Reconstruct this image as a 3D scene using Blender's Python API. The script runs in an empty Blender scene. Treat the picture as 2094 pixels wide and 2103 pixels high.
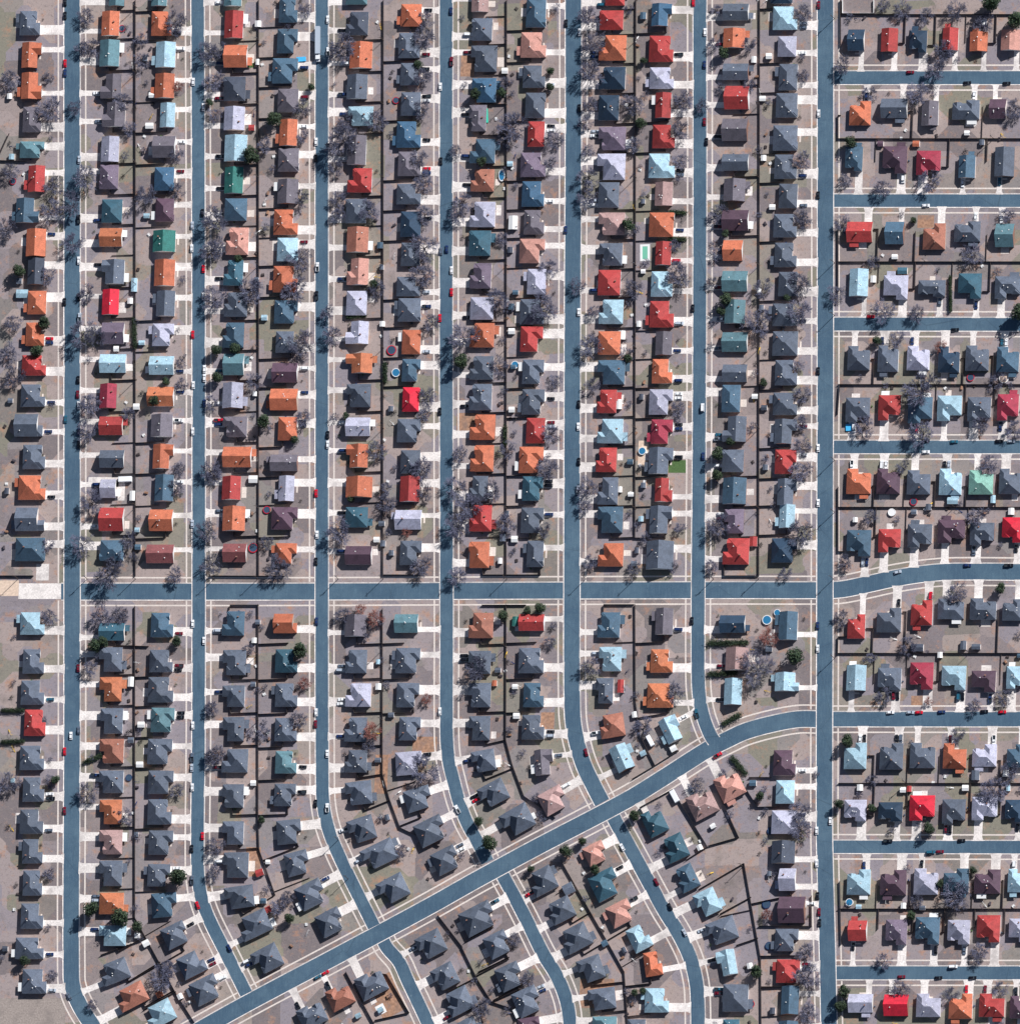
import bpy, math, random
from mathutils import Vector, Matrix
random.seed(7)
S = 0.28                                   # metres per photo pixel
sc = bpy.context.scene
C = sc.collection
# ---------------------------------------------------------------- camera
VX, VY = -0.22, 0.19                       # how far a point one metre up slides in the picture (view from the lower right)
D = Vector((VX, VY, -1)).normalized()
U = (Vector((0, 1, 0)) - D * D.y).normalized()
Rr = D.cross(U).normalized()
cam = bpy.data.cameras.new('camera')
co = bpy.data.objects.new('camera', cam)
C.objects.link(co)
m = Matrix((Rr, U, -D)).transposed().to_4x4()
m.translation = -D * 900
co.matrix_world = m
cam.type = 'ORTHO'
cam.ortho_scale = 2103 * S
cam.clip_end = 4000
sc.camera = co
# ---------------------------------------------------------------- light
SV = Vector((0.98, 0.90, 1.0)).normalized()   # towards the sun
el = math.asin(SV.z)
az = math.atan2(SV.x, SV.y)
w = bpy.data.worlds.new("World"); sc.world = w; w.use_nodes = True
nt = w.node_tree
sky = nt.nodes.new('ShaderNodeTexSky'); sky.sky_type = 'NISHITA'; sky.sun_disc = False
sky.sun_elevation = el; sky.sun_rotation = az
bg = nt.nodes['Background']; bg.inputs['Strength'].default_value = 0.05
nt.links.new(sky.outputs[0], bg.inputs[0])
sl = bpy.data.lights.new('sun', 'SUN'); sl.energy = 5.0; sl.angle = math.radians(0.5); sl.color = (1, 0.985, 0.965)
so = bpy.data.objects.new('sun', sl); C.objects.link(so)
so.rotation_euler = SV.to_track_quat('Z', 'Y').to_euler()
sc.view_settings.view_transform = 'Standard'; sc.view_settings.look = 'None'
sc.view_settings.exposure = 0.17; sc.view_settings.gamma = 1.0

def P(px, py, h=0.0):
    """photo pixel -> world point at height h that shows there"""
    a = (px - 1047) * S; b = (1051.5 - py) * S
    v = Rr * a + U * b
    t = -(v.z) / D.z
    v = v + D * t
    return Vector((v.x - h * VX, v.y - h * VY, h))
EX = (P(1147, 1051) - P(1047, 1051)) / 100
EY = (P(1047, 951) - P(1047, 1051)) / 100
SX, SY = EX.length / S, EY.length / S
# ---------------------------------------------------------------- materials
def mat(name, col, rough=0.8, var=0.12, scale=3.0, col2=None, amt=0.5, rnd=0.0, scale2=0.15, metal=0.0, stripes=None, fine=None):
    m = bpy.data.materials.new(name); m.use_nodes = True
    n = m.node_tree.nodes; l = m.node_tree.links
    b = n['Principled BSDF']; b.inputs['Roughness'].default_value = rough; b.inputs['Metallic'].default_value = metal
    tc = n.new('ShaderNodeNewGeometry')
    n1 = n.new('ShaderNodeTexNoise'); n1.inputs['Scale'].default_value = scale; n1.inputs['Detail'].default_value = 5
    l.new(tc.outputs['Position'], n1.inputs['Vector'])
    base = n.new('ShaderNodeMix'); base.data_type = 'RGBA'
    base.inputs['A'].default_value = (*[c * (1 - var * 1.6) for c in col], 1)
    base.inputs['B'].default_value = (*[min(1, c * (1 + var * 1.6)) for c in col], 1)
    mr = n.new('ShaderNodeMapRange'); mr.inputs['From Min'].default_value = 0.3; mr.inputs['From Max'].default_value = 0.7
    l.new(n1.outputs['Fac'], mr.inputs['Value']); l.new(mr.outputs[0], base.inputs['Factor'])
    out = base.outputs['Result']
    if col2:
        n2 = n.new('ShaderNodeTexNoise'); n2.inputs['Scale'].default_value = scale2; n2.inputs['Detail'].default_value = 4
        l.new(tc.outputs['Position'], n2.inputs['Vector'])
        r2 = n.new('ShaderNodeMapRange'); r2.inputs['From Min'].default_value = 0.48; r2.inputs['From Max'].default_value = 0.68; r2.inputs['To Max'].default_value = amt
        l.new(n2.outputs['Fac'], r2.inputs['Value'])
        mx = n.new('ShaderNodeMix'); mx.data_type = 'RGBA'; mx.inputs['B'].default_value = (*col2, 1)
        l.new(out, mx.inputs['A']); l.new(r2.outputs[0], mx.inputs['Factor']); out = mx.outputs['Result']
    if rnd:
        oi = n.new('ShaderNodeObjectInfo'); hs = n.new('ShaderNodeHueSaturation')
        r3 = n.new('ShaderNodeMapRange'); r3.inputs['To Min'].default_value = 1 - rnd; r3.inputs['To Max'].default_value = 1 + rnd
        l.new(oi.outputs['Random'], r3.inputs['Value']); l.new(r3.outputs[0], hs.inputs['Value'])
        l.new(out, hs.inputs['Color']); out = hs.outputs['Color']
    l.new(out, b.inputs['Base Color'])
    m.diffuse_color = (*col, 1)
    return m
def asphalt():
    m = bpy.data.materials.new('asphalt'); m.use_nodes = True
    n = m.node_tree.nodes; l = m.node_tree.links; b = n['Principled BSDF']; b.inputs['Roughness'].default_value = 0.85
    g = n.new('ShaderNodeNewGeometry'); prev = lin(66, 95, 119, .82)
    # tone, worn strips, aggregate speckle, pale patches and sealed cracks
    for sc_, a, c, col, amt, st in ((0.035, .42, .66, lin(86, 112, 130), .7, (1, 1, 1)), (0.9, .5, .8, lin(96, 124, 142), .6, (1, .12, 1)), (0.9, .5, .8, lin(50, 84, 112), .5, (.12, 1, 1)),
                                    (2.6, .55, .8, lin(150, 166, 170), .8, (1, 1, 1)), (2.9, .56, .8, lin(34, 62, 84), .8, (1, 1, 1)), (0.16, .66, .74, lin(132, 150, 162), .6, (1, 1, 1)), (0.07, .58, .66, lin(56, 82, 104), .5, (1, 1, 1))):
        mp = n.new('ShaderNodeMapping'); mp.inputs['Scale'].default_value = st; mp.inputs['Location'].default_value = (sc_ * 77, a * 31, 0)
        l.new(g.outputs['Position'], mp.inputs['Vector'])
        q = n.new('ShaderNodeTexNoise'); q.inputs['Scale'].default_value = sc_; q.inputs['Detail'].default_value = 6; q.inputs['Roughness'].default_value = .7
        l.new(mp.outputs[0], q.inputs['Vector'])
        f = n.new('ShaderNodeMapRange'); f.inputs['From Min'].default_value = a; f.inputs['From Max'].default_value = c; f.inputs['To Max'].default_value = amt
        l.new(q.outputs['Fac'], f.inputs['Value'])
        x = n.new('ShaderNodeMix'); x.data_type = 'RGBA'; x.inputs['B'].default_value = (*col, 1)
        if isinstance(prev, tuple): x.inputs['A'].default_value = (*prev, 1)
        else: l.new(prev, x.inputs['A'])
        l.new(f.outputs[0], x.inputs['Factor']); prev = x.outputs['Result']
    for sc_, wd, amt in ((0.05, .006, .22), (0.021, .004, .35)):
        v = n.new('ShaderNodeTexVoronoi'); v.feature = 'DISTANCE_TO_EDGE'; v.inputs['Scale'].default_value = sc_; v.inputs['Randomness'].default_value = 1
        l.new(g.outputs['Position'], v.inputs['Vector'])
        f = n.new('ShaderNodeMapRange'); f.inputs['From Min'].default_value = wd; f.inputs['From Max'].default_value = wd * .4; f.inputs['To Max'].default_value = amt
        l.new(v.outputs['Distance'], f.inputs['Value'])
        x = n.new('ShaderNodeMix'); x.data_type = 'RGBA'; x.inputs['B'].default_value = (*lin(34, 54, 70), 1)
        l.new(prev, x.inputs['A']); l.new(f.outputs[0], x.inputs['Factor']); prev = x.outputs['Result']
    l.new(prev, b.inputs['Base Color']); return m
def lin(r, g, b, k=1.0):
    f = lambda c: (c / 255 / 12.92 if c < 11 else ((c / 255 + 0.055) / 1.055) ** 2.4)
    return (f(r) * k, f(g) * k, f(b) * k)
RC = {'x': ('brownish red', (140, 82, 84)), 'g': ('grey', (98, 108, 126)), 'd': ('dark grey', (74, 82, 100)), 'n': ('taupe grey', (116, 110, 122)), 'b': ('slate blue', (76, 106, 130)),
      'B': ('teal blue', (60, 102, 122)), 'k': ('blue', (64, 102, 134)), 'K': ('navy', (42, 68, 94)), 'o': ('orange', (204, 116, 86)),
      'O': ('tan orange', (206, 124, 88)), 'P': ('rust brown', (178, 116, 98)), 'p': ('salmon', (208, 152, 140)), 'q': ('pinkish tan', (186, 152, 150)),
      'r': ('red', (184, 66, 66)), 'R': ('bright red', (226, 36, 64)), 'c': ('crimson', (178, 60, 84)), 'm': ('maroon', (96, 72, 90)),
      'v': ('mauve', (122, 108, 128)), 'w': ('pale lavender', (190, 190, 212)), 'l': ('pale blue', (172, 206, 224)), 't': ('teal grey', (98, 136, 148)),
      'G': ('green', (48, 120, 114)), 'M': ('mint green', (142, 192, 178))}
ROOF = {k: mat('roof_' + v[0].replace(' ', '_'), lin(*v[1], 0.80), 0.75, 0.15, 1.6, lin(*[c * .78 for c in v[1]], 0.80), 0.6, 0.16, 0.3) for k, v in RC.items()}
WALLS = [mat('brick_' + str(i), lin(*c), 0.85, 0.15, 6, rnd=0.1) for i, c in enumerate([(225, 215, 210), (140, 104, 92), (175, 160, 150), (130, 112, 108), (225, 225, 228)])]
M_TRIM = mat('white_trim', (0.8, 0.8, 0.8), 0.5, 0.03)
M_GLASS = mat('window_glass', (0.03, 0.04, 0.05), 0.15, 0.1)
M_CONC = mat('concrete', lin(232, 224, 220, .95), 0.85, 0.13, 1.1, lin(176, 168, 166), 0.7, 0.10, 0.16)
M_WALK = mat('sidewalk_concrete', lin(228, 216, 208, .9), 0.85, 0.12, 1.5, lin(190, 176, 170), 0.4, 0, 0.1)
M_ASPH = asphalt()
M_PALE = mat('pale_gravel', lin(225, 200, 180, .9), 0.9, 0.1, 0.8)
M_DIRT = mat('orange_dirt', lin(176, 136, 112, .85), 0.95, 0.2, 0.7, lin(148, 124, 114, .8), 0.8, 0, 0.2)
M_GREEN = mat('green_turf', lin(84, 112, 66, .85), 0.95, 0.15, 1.0)
M_FENCE = mat('weathered_wood', lin(78, 68, 70, .6), 0.85, 0.2, 3, rnd=0.15)
M_CHAIN = mat('steel_mesh', lin(120, 110, 108, .6), 0.7, 0.1, 3)
M_BARK = mat('bark', lin(92, 84, 92, .8), 0.9, 0.2, 4)
M_TWIG = mat('twigs', lin(114, 116, 140, .8), 0.9, 0.2, 2, rnd=0.2)
M_TWIGR = mat('reddish_twigs', lin(168, 112, 104, .8), 0.9, 0.2, 2, rnd=0.15)
M_LEAF = mat('evergreen_leaves', lin(50, 70, 52, .7), 0.85, 0.35, 1.2, lin(92, 108, 68, .7), 0.7, 0.15, 0.8)
M_BUSH = mat('shrub_leaves', lin(60, 58, 62, .6), 0.9, 0.4, 1.5, rnd=0.3)
M_POLE = mat('pole_wood', lin(100, 84, 76, .6), 0.9, 0.1)
M_TYRE = mat('tyre_rubber', (0.02, 0.02, 0.02), 0.8, 0.1)
M_WATER = mat('pool_water', lin(50, 118, 160), 0.1, 0.05)
M_WATERG = mat('green_pool_water', lin(120, 190, 165), 0.1, 0.05)
M_TRAMP = mat('trampoline_mat', lin(45, 70, 95), 0.6, 0.1)
M_BLUE = mat('blue_tarp', lin(70, 180, 235), 0.5, 0.1)
M_TEAL = mat('teal_tarp', lin(40, 190, 165), 0.5, 0.1)
CARC = {'white': (236, 238, 242), 'silver': (176, 186, 200), 'black': (18, 20, 30), 'dark blue': (32, 52, 96), 'red': (200, 24, 48), 'maroon': (110, 24, 44), 'grey': (92, 104, 122), 'teal': (40, 96, 120)}
CARM = {k: mat('paint_' + k.replace(' ', '_'), lin(*v), 0.28, 0.02, rnd=0.05) for k, v in CARC.items()}
def ground_mat():
    m = bpy.data.materials.new('dormant_grass'); m.use_nodes = True
    n = m.node_tree.nodes; l = m.node_tree.links
    b = n['Principled BSDF']; b.inputs['Roughness'].default_value = 0.95
    tc = n.new('ShaderNodeNewGeometry')
    def noise(s, d=4, r=0.55):
        q = n.new('ShaderNodeTexNoise'); q.inputs['Scale'].default_value = s; q.inputs['Detail'].default_value = d; q.inputs['Roughness'].default_value = r
        l.new(tc.outputs['Position'], q.inputs['Vector']); return q.outputs['Fac']
    def rng(x, a, c, lo=0, hi=1):
        q = n.new('ShaderNodeMapRange'); q.inputs['From Min'].default_value = a; q.inputs['From Max'].default_value = c
        q.inputs['To Min'].default_value = lo; q.inputs['To Max'].default_value = hi
        l.new(x, q.inputs['Value']); return q.outputs[0]
    def mix(a, c, f, mode='MIX'):
        q = n.new('ShaderNodeMix'); q.data_type = 'RGBA'; q.blend_type = mode
        for s, v in (('A', a), ('B', c)):
            if isinstance(v, tuple): q.inputs[s].default_value = (*v, 1)
            else: l.new(v, q.inputs[s])
        l.new(f, q.inputs['Factor']); return q.outputs['Result']
    # each yard its own tint: cells about the size of a lot
    vo = n.new('ShaderNodeTexVoronoi'); vo.inputs['Scale'].default_value = 0.052; vo.distance = 'MANHATTAN'
    l.new(tc.outputs['Position'], vo.inputs['Vector'])
    sp = n.new('ShaderNodeSeparateColor'); l.new(vo.outputs['Color'], sp.inputs[0])
    c = mix(lin(150, 142, 150, .88), lin(170, 154, 150, .92), rng(sp.outputs[0], 0.3, 0.7))
    c = mix(c, lin(142, 138, 124, .85), rng(sp.outputs[1], 0.6, 0.9))
    c = mix(c, lin(134, 124, 126, .82), rng(sp.outputs[2], 0.7, 0.95))
    c = mix(c, lin(186, 138, 110, .92), rng(noise(0.11, 7, .74), 0.535, 0.68, 0, 0.8))
    c = mix(c, lin(112, 106, 100, .8), rng(noise(0.075, 5, .6), 0.56, 0.75, 0, 0.6))
    c = mix(c, lin(176, 158, 146, .9), rng(noise(0.35, 5, .7), 0.56, 0.8, 0, 0.7))
    c = mix(c, lin(84, 78, 86, .75), rng(noise(0.5, 8, .85), 0.525, 0.68, 0, 0.8))
    c = mix(c, lin(96, 88, 92, .8), rng(noise(1.9, 4, .8), 0.52, 0.7, 0, 0.6))
    c = mix(c, lin(196, 172, 158, .95), rng(noise(1.3, 6, .85), 0.55, 0.72, 0, 0.8))
    l.new(c, b.inputs['Base Color']); return m
M_GROUND = ground_mat()
M_FIELD = mat('pale_dry_grass', lin(160, 148, 142, .9), 0.95, 0.16, 1.2, lin(138, 128, 124, .85), 0.7, 0, 0.12)
# ---------------------------------------------------------------- mesh helpers
class MB:
    def __init__(s): s.v = []; s.f = []; s.mi = []
    def face(s, pts, mi=0):
        i = len(s.v); s.v += [tuple(p) for p in pts]; s.f.append(tuple(range(i, i + len(pts)))); s.mi.append(mi)
    def hull8(s, b, t, mi=0):
        """closed box from four bottom and four top points, counter-clockwise seen from above"""
        i = len(s.v); s.v += [tuple(p) for p in b] + [tuple(p) for p in t]
        for f in ((3, 2, 1, 0), (4, 5, 6, 7), (0, 1, 5, 4), (1, 2, 6, 5), (2, 3, 7, 6), (3, 0, 4, 7)):
            s.f.append(tuple(i + k for k in f)); s.mi.append(mi)
    def box(s, x0, x1, y0, y1, z0, z1, mi=0):
        q = [(x0, y0), (x1, y0), (x1, y1), (x0, y1)]
        s.hull8([(*p, z0) for p in q], [(*p, z1) for p in q], mi)
    def tube(s, a, b, ra, rb, k=4, mi=0, caps=True):
        a = Vector(a); b = Vector(b); d = b - a
        if d.length < 1e-6: return
        d.normalize(); x = d.orthogonal().normalized(); y = d.cross(x)
        i = len(s.v)
        for p, r in ((a, ra), (b, rb)):
            for j in range(k):
                t = 2 * math.pi * j / k
                s.v.append(tuple(p + x * math.cos(t) * r + y * math.sin(t) * r))
        for j in range(k):
            j2 = (j + 1) % k
            s.f.append((i + j, i + j2, i + k + j2, i + k + j)); s.mi.append(mi)
        if caps:
            s.f.append(tuple(i + k + j for j in range(k))); s.mi.append(mi)
            s.f.append(tuple(i + k - 1 - j for j in range(k))); s.mi.append(mi)
    def mesh(s, name, mats):
        me = bpy.data.meshes.new(name); me.from_pydata(s.v, [], s.f)
        for q in (mats if isinstance(mats, (list, tuple)) else [mats]): me.materials.append(q)
        if any(s.mi):
            for p, k in zip(me.polygons, s.mi): p.material_index = k
        me.update(); return me
    def obj(s, name, mats, parent=None, loc=None, rz=0):
        return link(name, s.mesh(name, mats), parent, loc, rz)
def link(name, me, parent=None, loc=None, rz=0, sca=None):
    o = bpy.data.objects.new(name, me); C.objects.link(o)
    if parent: o.parent = parent
    if loc is not None: o.location = loc
    if rz: o.rotation_euler = (0, 0, rz)
    if sca: o.scale = sca
    return o
USED = {}
def tag(o, label, cat, group=None):
    o['label'] = label; o['category'] = cat
    if group: o['group'] = group
    return o
def struct(o): o['kind'] = 'structure'; return o
# ---------------------------------------------------------------- streets (photo pixels)
# name, half width, level, centre line
ROADS = [
 ('cross_street', 16.5, 0, [(126, 1215), (200, 1215), (600, 1215), (1100, 1213), (1500, 1212), (1692, 1212), (1730, 1210), (1780, 1200), (1835, 1188), (1900, 1178), (1960, 1174), (2140, 1175)]),
 ('side_street', 13.5, 0, [(1694, 159.5), (2140, 159.5)]),
 ('side_street', 13.0, 0, [(1694, 412), (2140, 412)]),
 ('side_street', 13.5, 0, [(1692, 665.5), (2140, 666)]),
 ('side_street', 13.0, 0, [(1692, 918), (2140, 918)]),
 ('side_street', 15.0, 0, [(1692, 1477), (2140, 1477)]),
 ('side_street', 13.0, 0, [(1694, 1739), (2140, 1740)]),
 ('side_street', 13.5, 0, [(1698, 1998), (2140, 1998)]),
 ('short_street', 13.0, 0, [(780, 1915), (793, 1944), (819, 1975), (837, 2014), (860, 2062), (880, 2105), (895, 2140)]),
 ('short_street', 13.5, 0, [(1020, 1775), (1037, 1807), (1061, 1851), (1088, 1904), (1114, 1957), (1141, 2001), (1158, 2040), (1167, 2076), (1173, 2140)]),
 ('short_street', 14.0, 0, [(1248, 1655), (1264, 1688), (1293, 1741), (1324, 1798), (1363, 1869), (1392, 1916), (1416, 1966), (1429, 2018), (1432, 2062), (1433, 2140)]),
 ('diagonal_street', 16.5, 1, [(1694, 1478), (1640, 1477), (1584, 1487), (1530, 1502), (1495, 1518), (1450, 1541), (1359, 1599), (1287, 1643), (1100, 1741), (980, 1806), (884, 1860), (711, 1953), (509, 2060), (380, 2132)]),
 ('long_street', 16.0, 2, [(148.5, -40), (148.5, 1500), (147, 2008), (153, 2038), (166, 2068), (188, 2103), (215, 2140)]),
 ('long_street', 13.0, 2, [(406, -40), (408, 500), (408.5, 1100), (408, 1500), (406, 1775), (411, 1830), (421, 1866), (434, 1897), (456, 1941), (487, 2003), (506, 2041)]),
 ('long_street', 13.0, 2, [(661, -40), (661, 1000), (662, 1615), (666, 1666), (677, 1710), (694, 1752), (720, 1807), (751, 1869), (768, 1903)]),
 ('long_street', 13.0, 2, [(916, -40), (916, 700), (917, 1300), (917, 1510), (921, 1560), (930, 1600), (942, 1645), (958, 1688), (982, 1732), (1001, 1770)]),
 ('long_street', 16.0, 2, [(1177, -40), (1177, 300), (1175, 700), (1174, 1200), (1175, 1460), (1181, 1510), (1197, 1568), (1219, 1615), (1236, 1648)]),
 ('long_street', 13.3, 2, [(1436.5, -40), (1436.5, 400), (1435, 900), (1433, 1200), (1433, 1390), (1436, 1436), (1444, 1474), (1458, 1510), (1466, 1522)]),
 ('long_street', 16.0, 2, [(1694, -40), (1694, 600), (1693, 1200), (1692, 1700), (1694, 1800), (1698, 1950), (1702, 2140)]),
]
def smooth(pl, step=6.0):
    pts = [Vector((p[0], p[1])) for p in pl]
    out = []
    for i in range(len(pts) - 1):
        p0 = pts[i - 1] if i else pts[0] * 2 - pts[1]; p1 = pts[i]; p2 = pts[i + 1]
        p3 = pts[i + 2] if i + 2 < len(pts) else pts[-1] * 2 - pts[-2]
        L = (p2 - p1).length; n = max(1, int(L / step))
        k = L
        d1 = (p2 - p0).normalized() * k; d2 = (p3 - p1).normalized() * k
        for j in range(n):
            t = j / n; t2 = t * t; t3 = t2 * t
            out.append(p1 * (2 * t3 - 3 * t2 + 1) + d1 * (t3 - 2 * t2 + t) + p2 * (-2 * t3 + 3 * t2) + d2 * (t3 - t2))
    out.append(pts[-1]); return out
RD = [(nm, hw, lv, smooth(pl)) for nm, hw, lv, pl in ROADS]
def norms(pl):
    r = []
    for i in range(len(pl)):
        d = (pl[min(i + 1, len(pl) - 1)] - pl[max(i - 1, 0)]).normalized()
        r.append(Vector((-d.y, d.x)))
    return r
SEG = []
for ri, (nm, hw, lv, pl) in enumerate(RD):
    for a, b in zip(pl[:-1], pl[1:]): SEG.append((a.x, a.y, b.x - a.x, b.y - a.y, hw, ri))
def rdist(x, y, skip=-1, pad=0):
    """signed distance in pixels from the nearest road edge (negative inside)"""
    best = 1e9; bi = -1
    for ax, ay, dx, dy, hw, ri in SEG:
        if ri == skip or abs(x - ax) > 140 or abs(y - ay) > 140: continue
        L2 = dx * dx + dy * dy
        t = ((x - ax) * dx + (y - ay) * dy) / L2; t = 0 if t < 0 else (1 if t > 1 else t)
        d = math.hypot(x - ax - dx * t, y - ay - dy * t) - hw
        if d < best: best = d; bi = ri
    return best, bi
def ribbon(mb, pl, nn, off0, off1, z0, z1=None):
    for i in range(len(pl) - 1):
        a0 = pl[i] + nn[i] * off0; a1 = pl[i] + nn[i] * off1
        b0 = pl[i + 1] + nn[i + 1] * off0; b1 = pl[i + 1] + nn[i + 1] * off1
        q = [P(*a0), P(*b0), P(*b1), P(*a1)]
        ar = sum(q[k].x * q[(k + 1) % 4].y - q[(k + 1) % 4].x * q[k].y for k in range(4))
        if ar < 0: q.reverse()
        if z1 is None: mb.face([(p.x, p.y, z0) for p in q])
        else: mb.hull8([(p.x, p.y, z0) for p in q], [(p.x, p.y, z1) for p in q])
# ---------------------------------------------------------------- ground
gb = MB(); gb.face([(-2500, -2500, 0), (2500, -2500, 0), (2500, 2500, 0), (-2500, 2500, 0)])
struct(gb.obj('ground', M_GROUND))
for ri, (nm, hw, lv, pl) in enumerate(RD):
    nn = norms(pl)
    z = 0.012 + lv * 0.010
    a = MB(); ribbon(a, pl, nn, -hw - 1.8, hw + 1.8, z); struct(a.obj('gutter', M_CONC))
    a = MB(); ribbon(a, pl, nn, -hw, hw, z + 0.005); struct(a.obj(nm, M_ASPH))
# ---------------------------------------------------------------- houses: data
# x y w h type colour wing [angle]     type g ridge up-down, e ridge across, h hipped; wing T/B with garage wing, t/b drive only
HD = {}
HD['R|left side of first long street|u'] = """62 47 42 50 h g B;65 113 40 52 g o T;65 176 42 54 g o B;66 245 38 52 h n B;66 307 50 34 h t T;75 367 34 54 g r t;57 432 48 50 g b B;74 498 40 56 g o t;74 557 34 54 g d t;76 621 38 48 h o t;72 686 38 48 h o B;70 750 50 42 h r B;68 812 50 46 h g B;59 873 58 46 e g B;70 938 46 50 h g B;66 1001 56 50 h o B;62 1066 60 48 e g B;62 1128 60 48 h b t"""
HD['L|right side of first long street|u'] = """240 -8 32 40 g t b;227 48 36 50 g o b;225 109 40 54 g t b;228 177 42 50 g n B;234 235 46 50 g n B;226 306 36 52 g w b;224 363 38 50 h v t;230 433 42 48 h B b;228 487 46 38 e O b;232 558 46 50 g g T;227 620 34 52 g R t;232 684 46 44 e v t;232 746 54 38 e l t;222 813 34 50 g c t;228 874 48 38 e r t;230 942 50 36 e g t;222 1003 32 38 e w t;229 1066 50 48 e r b;230 1130 48 42 h b t"""
HD['R|left side of second long street|u'] = """327 -8 32 40 g t t;332 48 42 50 h o B;340 112 40 52 g l t;338 176 40 50 g o t;344 236 30 50 g l t;337 301 46 44 e n t;337 367 40 48 h k t;338 431 38 48 h m t;337 495 46 44 g G t;338 560 42 54 g o t;340 623 38 52 g g t;335 687 44 46 h w T;332 750 50 38 e l b;330 814 54 40 e O t;332 874 44 46 g n t;335 937 42 50 g o T;337 1002 38 54 g b t;331 1068 48 44 e o t;329 1137 56 38 e x t"""
HD['L|right side of second long street|u'] = """478 -8 36 40 g t b;480 50 38 56 g r b;484 115 48 46 e o b;482 182 44 50 h d b;481 243 42 48 g w b;484 304 46 54 g l b;480 370 38 54 g G b;484 430 46 46 h b b;487 495 46 56 h p B;479 560 40 52 h B B;484 625 48 50 h g B;479 688 44 52 h b B;480 748 42 44 e t b;478 812 42 52 g w b;482 876 50 42 h n T;487 938 58 42 e o t;475 1002 38 48 g r t;480 1065 46 50 g o t;482 1135 48 38 e x t"""
HD['R|left side of third long street|u'] = """592 20 38 52 h b B;590 84 42 50 h b T;585 145 52 52 h b T;591 206 42 48 h n t;592 272 36 54 g o t;592 328 42 48 h n t;591 393 42 50 g n t;587 456 50 52 h o B;590 512 42 48 h l t;586 573 50 54 h o B;587 640 48 48 h b T;588 702 44 44 h g B;585 765 52 40 e m t;583 820 56 44 e o t;590 880 38 48 h o t;583 950 56 34 e n t;588 1003 32 52 g w t;584 1064 54 46 h m T;587 1136 44 42 h o T"""
HD['L|right side of third long street|u'] = """732 -8 44 34 h t b;733 48 46 48 h d B;741 113 46 54 g o b;733 178 42 50 g g b;740 238 52 40 h l T;732 308 38 60 g n b;738 370 50 50 h r B;731 433 42 50 h g b;734 492 44 52 g P b;734 558 44 54 g p B;732 622 42 50 h w b;733 683 46 46 g w B;737 746 54 40 g O T;736 812 50 48 h g T;735 876 50 38 e w t;733 936 44 48 g o T;737 1000 54 42 g o t;732 1062 46 42 h B t;736 1140 54 38 e m t"""
HD['R|left side of fourth long street|u'] = """844 31 42 46 h o t;840 93 44 52 h g B;841 152 38 46 h g t;843 213 40 48 h g t;839 276 50 54 h k B;840 336 46 50 h n B;839 398 50 42 h g B;843 460 42 52 h K t;842 522 38 48 h g t;838 588 48 40 h g B;840 636 46 48 h g t;844 702 38 50 h o b;844 760 38 46 h b T;843 820 34 50 h R b;839 884 48 48 h g T;842 948 40 48 h g t;841 1004 40 52 g r t;838 1067 54 40 e w t;843 1135 44 50 h g T"""
HD['L|right side of fourth long street|u'] = """985 5 34 38 g q t;990 60 40 46 h g b;993 120 54 54 h g T;993 185 50 50 h k T;980 242 36 54 h n T;990 310 52 50 h b B;990 370 48 46 h P B;990 440 52 52 h w B;985 499 44 52 h B b;986 566 44 52 h v B;989 633 48 46 h w b;989 688 50 50 h o B;988 755 48 48 h g B;986 815 46 54 h g B;990 877 52 52 h o B;989 941 48 54 h o B;982 1003 38 52 h g B;986 1064 46 54 h r B;984 1139 40 54 h o b"""
HD['R|left side of fifth long street|u'] = """1100 26 40 60 h b t;1095 92 52 52 h p B;1096 157 46 46 h g B;1098 216 40 52 h g b;1100 275 34 52 h r t;1094 338 52 50 h v B;1094 398 46 52 h k B;1096 456 42 50 h n B;1092 515 52 50 h p T;1101 578 38 52 h w t;1092 640 50 52 h g B;1091 696 46 52 h r T;1094 763 44 50 h g T;1094 825 46 52 h g T;1099 884 38 52 h r t;1090 944 50 54 h o T;1093 1003 42 50 h B T;1092 1068 46 52 h g T;1098 1137 34 54 h g t"""
HD['L|right side of fifth long street|u'] = """1262 -6 40 34 h r b;1255 41 48 40 h r b;1257 98 56 52 h o B;1256 160 54 46 h K B;1249 221 42 52 h K b;1256 284 56 48 h v T;1254 342 58 54 h w T;1249 400 42 52 h g b;1255 459 54 46 h q T;1253 522 48 46 h g T;1250 580 46 52 h r b;1254 640 50 50 h l B;1250 704 46 48 h o b;1254 764 56 50 h b T;1245 824 40 48 h r B;1252 885 52 50 h l B;1244 944 42 50 h r B;1247 1008 42 56 h g B;1252 1067 52 54 h b T;1253 1139 52 48 h o B"""
HD['R|left side of sixth long street|u'] = """1358 30 42 46 g k T;1357 100 50 54 h r B;1358 160 50 44 h w B;1361 216 32 52 g r b;1362 280 46 48 h r B;1358 340 54 50 h l B;1362 398 36 48 g q b;1357 461 50 50 h o b;1361 520 32 48 g r b;1358 583 44 52 h l B;1358 645 50 54 h r B;1362 705 34 48 g n b;1359 762 42 50 h o B;1356 825 48 52 h w T;1358 886 44 50 h c T;1356 946 50 54 g g T;1362 1006 36 48 g r B;1356 1067 46 56 g g T;1354 1140 56 58 g g t"""
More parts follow.
